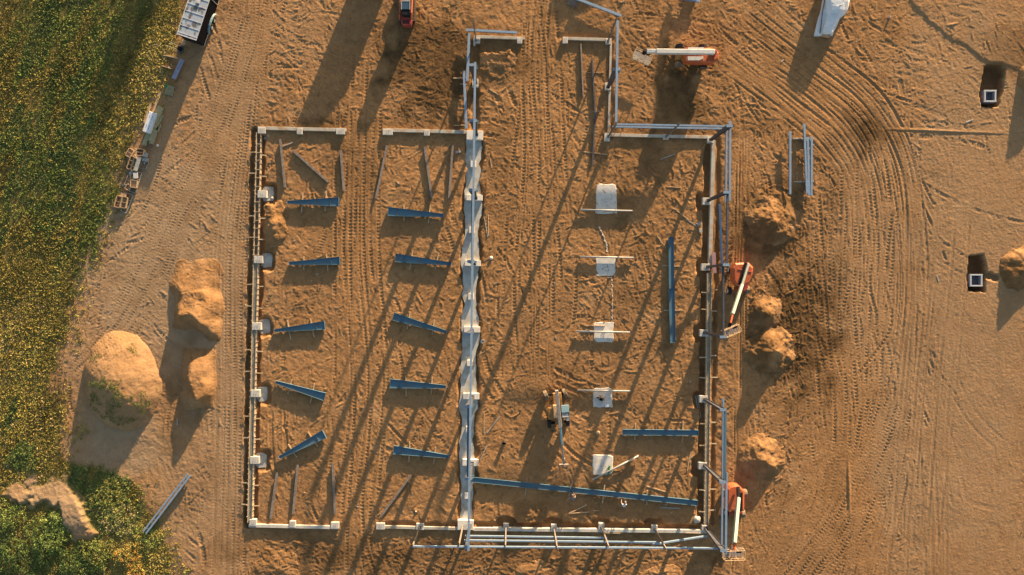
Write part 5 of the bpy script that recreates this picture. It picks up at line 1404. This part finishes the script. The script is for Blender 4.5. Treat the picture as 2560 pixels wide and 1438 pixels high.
# manholes in their pits
for lab, x, y in (("square concrete manhole in the upper pit at the right", 2476, 240), ("square concrete manhole in the lower pit at the right", 2441, 701)):
    s = 30 if y < 500 else 31
    top = 0.12; c = P(x, y, top); k = (CAMH - top) / F; w = s * k
    e = thing("manhole", (c.x, c.y, -1.5), lab, "manhole")
    t = 0.16
    for dx, dy, sx, sy in ((0, w / 2 - t / 2, w, t), (0, -w / 2 + t / 2, w, t), (w / 2 - t / 2, 0, t, w - 2 * t), (-w / 2 + t / 2, 0, t, w - 2 * t)):
        MB().box((c.x + dx, c.y + dy, (top - 0.14 - 1.5) / 2), (sx, sy, top - 0.14 + 1.5)).build("wall", "manhole_side", e)
        MB().box((c.x + dx * 0.99, c.y + dy * 0.99, top - 0.07), (sx + (0.04 if sx > sy else 0), sy + (0.04 if sy > sx else 0), 0.138)).build("rim", "manhole_rim", e, bevel=0.01)
    MB().box((c.x, c.y, -0.5), (w - 2 * t, w - 2 * t, 0.1)).build("inner_cover", "manhole_inside", e)

# ------------------------------------------------------------------ people
def person(label, x, y, joints, cloth, cap, zones, face, scale=1.0, held=None):
    """joints: dict name -> (x,y,z) local metres; continuous skinned body"""
    c = P(x, y); org = Vector((c.x, c.y, gz(c.x, c.y)))
    e = thing("person", org, label, "person")
    bones = [("pelvis", "spine"), ("spine", "chest"), ("chest", "neck"), ("neck", "head"), ("head", "crown"),
             ("chest", "shl"), ("shl", "ell"), ("ell", "wrl"), ("wrl", "hal"), ("chest", "shr"), ("shr", "elr"), ("elr", "wrr"), ("wrr", "har"),
             ("pelvis", "hil"), ("hil", "knl"), ("knl", "anl"), ("anl", "tol"), ("pelvis", "hir"), ("hir", "knr"), ("knr", "anr"), ("anr", "tor")]
    rad = dict(pelvis=.16, spine=.145, chest=.165, neck=.06, head=.10, crown=.075, shl=.075, shr=.075, ell=.05, elr=.05, wrl=.034, wrr=.034, hal=.036, har=.036,
               hil=.10, hir=.10, knl=.068, knr=.068, anl=.05, anr=.05, tol=.04, tor=.04)
    names = list(rad); idx = {n: i for i, n in enumerate(names)}
    me = bpy.data.meshes.new("body"); me.from_pydata([joints[n] for n in names], [(idx[a], idx[b]) for a, b in bones], [])
    o = bpy.data.objects.new("body", me); COL.objects.link(o)
    sk = o.modifiers.new("skin", 'SKIN'); sk.use_smooth_shade = True
    for n in names:
        v = me.skin_vertices[0].data[idx[n]]; v.radius = (rad[n], rad[n] * (0.75 if n in ("chest", "spine", "pelvis") else 1.0)); v.use_root = (n == "pelvis")
    ss = o.modifiers.new("sub", 'SUBSURF'); ss.levels = 2; ss.render_levels = 2
    dg = bpy.context.evaluated_depsgraph_get()
    em = bpy.data.meshes.new_from_object(o.evaluated_get(dg))
    o.modifiers.clear(); o.data = em; bpy.data.meshes.remove(me)
    # fingers: tapered chains rooted in the palm
    bm = bmesh.new(); bm.from_mesh(em)
    for s in ("l", "r"):
        w = Vector(joints["wr" + s]); h = Vector(joints["ha" + s]); d = (h - w).normalized(); sd = d.cross(Vector((0, 0, 1)))
        sd = sd.normalized() if sd.length > 0.05 else Vector((1, 0, 0)); dn = Vector((0, 0, -1))
        for k in range(5):
            L = (0.05, 0.075, 0.085, 0.078, 0.06)[k]
            r0 = h + sd * ((k - 2) * 0.019) - d * (0.03 if k == 0 else 0.0)
            dd = (d + sd * (-0.9 if k == 0 else (k - 2) * 0.06)).normalized()
            pts = [r0, r0 + dd * L * 0.55, r0 + dd * L * 0.9 + dn * L * 0.35]
            for a, b in zip(pts[:-1], pts[1:]):
                q = MB().tube(a, b, 0.010, 0.008, 6)
                vv = [bm.verts.new(v) for v in q.v]
                for f in q.f: bm.faces.new([vv[i] for i in f]).smooth = True
    for m in (cloth, "denim", "skin", "rubber"): em.materials.append(MAT[m])
    for f in bm.faces:
        p = f.calc_center_median()
        def near(n): return (p - Vector(joints[n])).length
        best = min(names, key=near)
        f.material_index = zones.get(best, 0)
    bm.to_mesh(em); bm.free(); em.name = "body"
    o.parent = e
    # cap / hair, nose, ears
    hd, cr, nk = (Vector(joints[n]) for n in ("head", "crown", "neck"))
    up = (cr - nk).normalized(); f = Vector(face); f = (f - up * f.dot(up)).normalized(); sd = up.cross(f)
    rot = Matrix((sd, f, up)).transposed().to_4x4()
    def blobm(nm, ctr, r, material, sc=(1, 1, 1), cut=None):
        b2 = bmesh.new(); bmesh.ops.create_uvsphere(b2, u_segments=14, v_segments=9, radius=r)
        for v in b2.verts:
            v.co = Vector((v.co.x * sc[0], v.co.y * sc[1], v.co.z * sc[2]))
            if cut is not None and v.co.z < cut: v.co.z = cut
        b2.transform(Matrix.Translation(ctr) @ rot)
        mm = bpy.data.meshes.new(nm); b2.to_mesh(mm); b2.free(); mm.materials.append(MAT[material]); mm.polygons.foreach_set("use_smooth", [True] * len(mm.polygons))
        oo = bpy.data.objects.new(nm, mm); COL.objects.link(oo); oo.parent = e
    blobm("hair", hd + up * 0.03, 0.118, "hair_dark", (0.95, 1.05, 1.0), -0.01)
    blobm("cap", hd + up * 0.055, 0.125, cap, (0.98, 1.08, 0.9), 0.02)
    b0 = hd + up * 0.075 + f * 0.16
    q = MB(); q.M = Matrix.Translation(b0) @ rot; q.box((0, 0, 0), (0.17, 0.12, 0.015)).build("cap_brim", cap, e, world_coords=False)
    q = MB(); q.M = Matrix.Translation(hd + f * 0.105) @ rot
    q.box((0, 0.012, -0.01), (0.028, 0.035, 0.05), mi=0); q.box((0, 0.0, -0.055), (0.05, 0.012, 0.012), mi=1)
    for s in (-1, 1): q.box((s * 0.038, -0.006, 0.02), (0.026, 0.012, 0.014), mi=2); q.box((s * 0.105, -0.10, 0.0), (0.02, 0.04, 0.06), mi=0)
    q.build("face", ["skin", "machine_red", "hair_dark"], e, world_coords=False)
    return e
Zn = dict(shl=0, shr=0, ell=2, elr=2, wrl=2, wrr=2, hal=2, har=2, head=2, crown=2, neck=2, pelvis=1, hil=1, hir=1, knl=1, knr=1, anl=1, anr=3, tol=3, tor=3)
# worker in grey bending over the long rafter, reaching with one arm
J = dict(pelvis=(0.12, -0.22, 0.90), spine=(0.12, -0.05, 1.08), chest=(0.10, 0.16, 1.22), neck=(0.08, 0.34, 1.31), head=(0.07, 0.46, 1.34), crown=(0.06, 0.56, 1.37),
     shl=(-0.10, 0.22, 1.22), ell=(-0.34, 0.08, 1.02), wrl=(-0.48, -0.10, 0.95), hal=(-0.55, -0.16, 0.93), shr=(0.30, 0.18, 1.20), elr=(0.40, 0.30, 0.98), wrr=(0.26, 0.50, 0.84), har=(0.20, 0.57, 0.80),
     hil=(0.02, -0.22, 0.86), knl=(-0.02, -0.12, 0.48), anl=(-0.02, -0.22, 0.09), tol=(-0.02, -0.04, 0.04), hir=(0.22, -0.22, 0.86), knr=(0.26, -0.18, 0.48), anr=(0.26, -0.30, 0.09), tor=(0.28, -0.12, 0.04))
person("person in a grey shirt and cap bending over the long blue rafter", 1428, 1241, J, "cloth_grey", "cloth_grey", Zn, (-0.3, 0.6, -0.6))
# worker in white leaning to the rafter
J = dict(pelvis=(0.0, -0.30, 0.92), spine=(0.01, -0.16, 1.10), chest=(0.02, 0.02, 1.26), neck=(0.08, 0.20, 1.36), head=(0.12, 0.31, 1.40), crown=(0.15, 0.40, 1.45),
     shl=(-0.18, 0.08, 1.28), ell=(-0.28, 0.22, 1.04), wrl=(-0.24, 0.40, 0.86), hal=(-0.22, 0.47, 0.80), shr=(0.22, 0.04, 1.26), elr=(0.34, -0.06, 1.02), wrr=(0.28, 0.16, 0.90), har=(0.26, 0.24, 0.86),
     hil=(-0.10, -0.30, 0.88), knl=(-0.12, -0.18, 0.48), anl=(-0.12, -0.28, 0.09), tol=(-0.12, -0.10, 0.04), hir=(0.10, -0.30, 0.88), knr=(0.14, -0.22, 0.48), anr=(0.16, -0.34, 0.09), tor=(0.16, -0.16, 0.04))
person("person in a white shirt leaning towards the long blue rafter", 1556, 1255, J, "cloth_white", "cloth_grey", Zn, (0.3, 0.7, -0.4))
# tool lying on the rafter between them
a, b = P(1426, 1214, .42), P(1427, 1224, .5); e = thing("pry_bar", (a.x, a.y, .36), "pale pry bar resting on the long rafter by the grey worker", "pry bar")
MB().bar(a, b, 0.05, 0.04).build("shaft", "form_lumber", e); MB().bar(b, b + Vector((0.05, -0.22, 0.18)), 0.07, 0.06).build("grip", "rubber", e)

# ------------------------------------------------------------------ vegetation
def leaves_object(name, centers, sizes, tints, per, spread, flat=0.5, hgt=1.0):
    """clumps of small leaf quads -> one mesh; arrays per clump"""
    n = len(centers); k = per
    c = np.repeat(centers, k, axis=0); s = np.repeat(sizes, k); t = np.repeat(tints, k, axis=0)
    N = n * k
    off = rng.normal(0, 1, (N, 3)); off[:, 2] = np.abs(off[:, 2]) * hgt
    pos = c + off * (s * spread)[:, None]
    a = rng.uniform(0, 2 * np.pi, N); tilt = rng.normal(0, flat, N)
    dx = np.stack([np.cos(a), np.sin(a), np.sin(tilt) * 0.9], -1)
    roll = rng.normal(0, 0.7, N)
    dy = np.stack([-np.sin(a) * np.cos(roll), np.cos(a) * np.cos(roll), np.sin(roll)], -1)
    L = (s * rng.uniform(0.35, 0.75, N))[:, None]; Wd = L * rng.uniform(0.28, 0.5, N)[:, None]
    v = np.stack([pos - dx * L * .5, pos + dy * Wd * .5, pos + dx * L * .6, pos - dy * Wd * .5], axis=1)
    cen = np.array([centers[:, 0].mean(), centers[:, 1].mean(), 0.0]); v = v - cen
    me = bpy.data.meshes.new(name)
    me.vertices.add(N * 4); me.vertices.foreach_set("co", v.astype(np.float32).ravel())
    me.loops.add(N * 4); me.loops.foreach_set("vertex_index", np.arange(N * 4, dtype=np.int32))
    me.polygons.add(N); me.polygons.foreach_set("loop_start", (np.arange(N) * 4).astype(np.int32))
    me.update(calc_edges=True)
    t = np.clip(t * rng.uniform(0.82, 1.18, (N, 1)), 0, 1)
    col = np.concatenate([np.repeat(t, 4, axis=0), np.ones((N * 4, 1))], axis=1)
    at = me.attributes.new("tint", 'FLOAT_COLOR', 'POINT'); at.data.foreach_set("color", col.astype(np.float32).ravel())
    me.materials.append(MAT["leaf"])
    o = bpy.data.objects.new(name, me); o.location = cen; COL.objects.link(o)
    return o
OLIVE = np.array([0.165, 0.145, 0.040]); GREEN = np.array([0.095, 0.125, 0.032]); DARK = np.array([0.045, 0.068, 0.022]); YEL = np.array([0.235, 0.195, 0.05]); LIME = np.array([0.17, 0.20, 0.05]); STRAW = np.array([0.28, 0.22, 0.11])
def tint_mix(u, v, seed=0):
    al = (-0.37 * u + 0.93 * v) * 0.22; ac = 0.93 * u + 0.37 * v
    a = fbm(ac, al, 90, 4, 120 + seed); b = fbm(ac, al, 30, 3, 130 + seed); r = rng.random(len(u))
    t = OLIVE[None] * (0.9 + 0.9 * b)[:, None] + np.clip(a + 0.1, 0, 1)[:, None] * (YEL - OLIVE)[None] * 1.4
    t = np.where((a < -0.10)[:, None], GREEN[None] * (1 + 0.8 * b)[:, None], t)
    t = np.where((b - a > 0.30)[:, None], DARK * 1.3, t)
    t = np.where((r < 0.07)[:, None], YEL, t); t = np.where((r > 0.95)[:, None], LIME, t); t = np.where(((r > 0.5) & (r < 0.5 + np.clip(0.5 * (a - 0.12), 0, 0.4)))[:, None], STRAW, t)
    return np.clip(t * np.array([1.5, 1.36, 1.25]), 0.01, 1)
def scatter(n, u0, u1, v0, v1, keep):
    u = rng.uniform(u0, u1, n); v = rng.uniform(v0, v1, n); k = keep(u, v); return u[k], v[k]
def field_keep(u, v):
    d = veg_edge(v) - u + 40 * fbm(u, v, 38, 3, 5)
    bare_in = in_bare(u, v) + 21 * fbm(u, v, 16, 3, 5)
    thin = fbm(u, v, 120, 3, 140)
    track = np.abs(u - np.interp(v, [0, 60, 480, 720], [170, 150, 40, 10])) < 9
    return (d > rng.uniform(-30, 30, len(u)) + rng.uniform(-30, 30, len(u))) & ((bare_in < rng.uniform(-20, 16, len(u)) * 1.2) | (rng.random(len(u)) < 0.16)) & (rng.random(len(u)) < np.clip(0.9 + thin, 0.35, 1)) & ~(track & (rng.random(len(u)) < 0.55))
u, v = scatter(70000, -170, 480, -160, 1560, field_keep)
cen = np.stack([(u - 1280) / PXM, -(v - 719) / PXM, np.full(u.shape, 0.02)], -1)
sz = rng.uniform(0.22, 0.42, len(u)) * (1 + 0.5 * (fbm(u, v, 60, 2, 150)))
g = leaves_object("grass", cen, sz, tint_mix(u, v), 7, 0.40, 0.42, 0.35)
tag(g, "tall weedy grass in olive, green and yellow tufts filling the western field", "grass", None, "stuff")
# thin weeds on the mound, and on bare ground
u, v = scatter(4200, 215, 400, 850, 1080, lambda a, b: (((a - 306) / 92) ** 2 + ((b - 950) / 110) ** 2 < 1) & ((fbm(a, b, 30, 3, 160) > 0.17) | ((b > 965) & (fbm(a, b, 24, 3, 161) > 0.05))))
hz = mound_big(u, v)
o = leaves_object("mound_weeds", np.stack([(u - 1280) / PXM, -(v - 719) / PXM, hz], -1), rng.uniform(0.12, 0.28, len(u)), np.where((rng.random(len(u)) < .5)[:, None], GREEN, LIME), 5, 0.35, 0.5, 0.7)
tag(o, "sprigs of green weeds growing on the big soil mound", "weeds", None, "stuff")
u, v = scatter(900, 2300, 2620, 0, 1500, lambda a, b: ((fbm(a, b, 60, 3, 170) > 0.22) & ((a > 2440) & (b > 1150) | (b < 130))) | (np.hypot(a - 2455, b - 805) < 22))
o = leaves_object("yard_weeds", np.stack([(u - 1280) / PXM, -(v - 719) / PXM, np.zeros(len(u))], -1), rng.uniform(0.12, 0.26, len(u)), np.where((rng.random(len(u)) < .5)[:, None], OLIVE, DARK), 4, 0.4, 0.5, 0.5)
tag(o, "sparse low weeds on the bare soil at the right edge", "weeds", None, "stuff")

def bush(label, x, y, r, h, tints, n, cat="bush", name="bush"):
    c = P(x, y); e = thing(name, (c.x, c.y, 0), label, cat, "shrubs in the lower left scrub")
    k = int(n * 1.3); h = h * 0.45
    th = rng.uniform(0, 2 * np.pi, k); rad = r * np.sqrt(rng.random(k)); lob = 1 + 0.25 * np.sin(3 * th + x) + 0.15 * np.sin(7 * th + y)
    px_, py_ = rad * np.cos(th) * lob, rad * np.sin(th) * lob
    top = h * np.clip(1 - (rad / (r * 1.05)) ** 2, 0.05, 1) ** 0.6 * (0.75 + 0.5 * (fbm(px_ * PXM + x, py_ * PXM + y, 26, 2, 5) + 0.25))
    pz = top * rng.uniform(0.45, 1.0, k)
    t = np.array(tints)[rng.integers(0, len(tints), k)]
    lv = leaves_object("crown", np.stack([px_ + c.x, py_ + c.y, pz], -1), rng.uniform(0.2, 0.36, k), np.clip(t * 1.7, 0, 1), 7, 0.4, 0.5, 0.4)
    lv.parent = e; lv.location = Vector(lv.location) - Vector(e.location)
    m = MB()
    for j in range(5):
        a = j * 1.256 + x; m.tube((c.x, c.y, 0), (c.x + math.cos(a) * r * .5, c.y + math.sin(a) * r * .5, h * .7), 0.05, 0.02, 6)
    m.build("stem", "bark", e)
for lab, x, y, r, h, t, n in (
    ("bright green bush on the left edge of the scrub", 20, 1290, 2.0, 1.4, [GREEN, DARK, LIME], 260), ("green bush below the pale bare patch", 120, 1345, 2.4, 1.6, [GREEN, LIME, DARK], 380),
    ("dark bush in the bottom left corner", 40, 1390, 2.6, 1.6, [DARK, GREEN], 420), ("lime green bush in the middle of the scrub", 150, 1300, 1.5, 1.2, [LIME, GREEN], 180),
    ("dark green bush at the bottom edge of the scrub", 190, 1425, 2.2, 1.5, [DARK, DARK, GREEN], 330), ("olive bush right of the bare patch", 245, 1385, 2.0, 1.4, [GREEN, OLIVE], 280),
    ("orange leaved bush near the bottom edge", 325, 1390, 1.6, 1.3, [np.array([0.34, 0.17, 0.035]), YEL, OLIVE], 230), ("small orange leaved bush at the bottom edge", 335, 1432, 1.3, 1.0, [np.array([0.34, 0.17, 0.035]), YEL], 150),
    ("yellow green bush below the purlin pair", 365, 1345, 1.7, 0.8, [YEL, OLIVE, LIME], 220), ("leafy bush on the north rim of the bare patch", 60, 1140, 1.8, 0.6, [GREEN, DARK], 220),
    ("wide olive bush between mound shadow and purlin pair", 275, 1240, 2.3, 0.6, [OLIVE, YEL, GREEN], 300), ("pale green bush at the foot of the mound shadow", 300, 1300, 2.0, 0.55, [LIME, OLIVE, STRAW], 240)):
    bush(lab, x, y, r, h, t, n)

# ------------------------------------------------------------------ things parked just beyond the north edge (their shadows reach into view)
def container(label, x, y, rz, l=6.06, w=2.44, h=2.6, material="container_paint"):
    c = P(x, y); e = thing("storage_container", (c.x, c.y, 0), label, "container", None, rz)
    MB().box((0, 0, h / 2 + 0.05), (w - 0.1, l - 0.1, h - 0.1)).build("body", material, e, world_coords=False)
    for s in (-1, 1):
        for k in range(20): MB().box((s * (w / 2 - 0.03), -l / 2 + 0.25 + k * (l - 0.5) / 19, h / 2), (0.06, 0.14, h - 0.3)).build("corrugation", material, e, world_coords=False)
        for t in (-1, 1): MB().box((s * (w / 2 - 0.06), t * (l / 2 - 0.06), h / 2), (0.14, 0.14, h)).build("corner_post", material, e, world_coords=False)
    MB().box((0, -l / 2 + 0.02, h / 2), (w - 0.3, 0.06, h - 0.3)).build("door", material, e, world_coords=False)
container("dark storage container beyond the north edge behind the skid steer", 956, -110, R(-38), 6.06, 2.44, 2.75)
container("dark storage container beyond the north edge above the entrance bay", 1590, -360, R(-60), 6.06, 2.44, 2.6)
def tree(label, x, y, h, r, n):
    c = P(x, y); e = thing("field_tree", (c.x, c.y, 0), label, "tree")
    m = MB(); m.tube((c.x, c.y, -0.2), (c.x + .1, c.y, h * .45), 0.2, 0.12, 8)
    for j in range(7):
        a = j * 0.9; m.tube((c.x + .1, c.y, h * (.3 + .05 * (j % 3))), (c.x + math.cos(a) * r * .7, c.y + math.sin(a) * r * .7, h * rr.uniform(.6, .85)), 0.08, 0.02, 6)
    m.build("trunk", "bark", e)
    th = rng.uniform(0, 2 * np.pi, n); ph = np.arccos(rng.uniform(-1, 1, n)); rad = rng.random(n) ** 0.4
    pos = np.stack([c.x + r * rad * np.sin(ph) * np.cos(th), c.y + r * rad * np.sin(ph) * np.sin(th), h * .62 + h * .38 * rad * np.cos(ph)], -1)
    lv = leaves_object("crown", pos, rng.uniform(.3, .55, n), np.array([GREEN, DARK])[rng.integers(0, 2, n)], 7, .4, .5, .4)
    lv.parent = e; lv.location = Vector(lv.location) - Vector(e.location)
tree("leafy tree in the field beyond the north edge", 520, -400, 5.4, 1.9, 700)
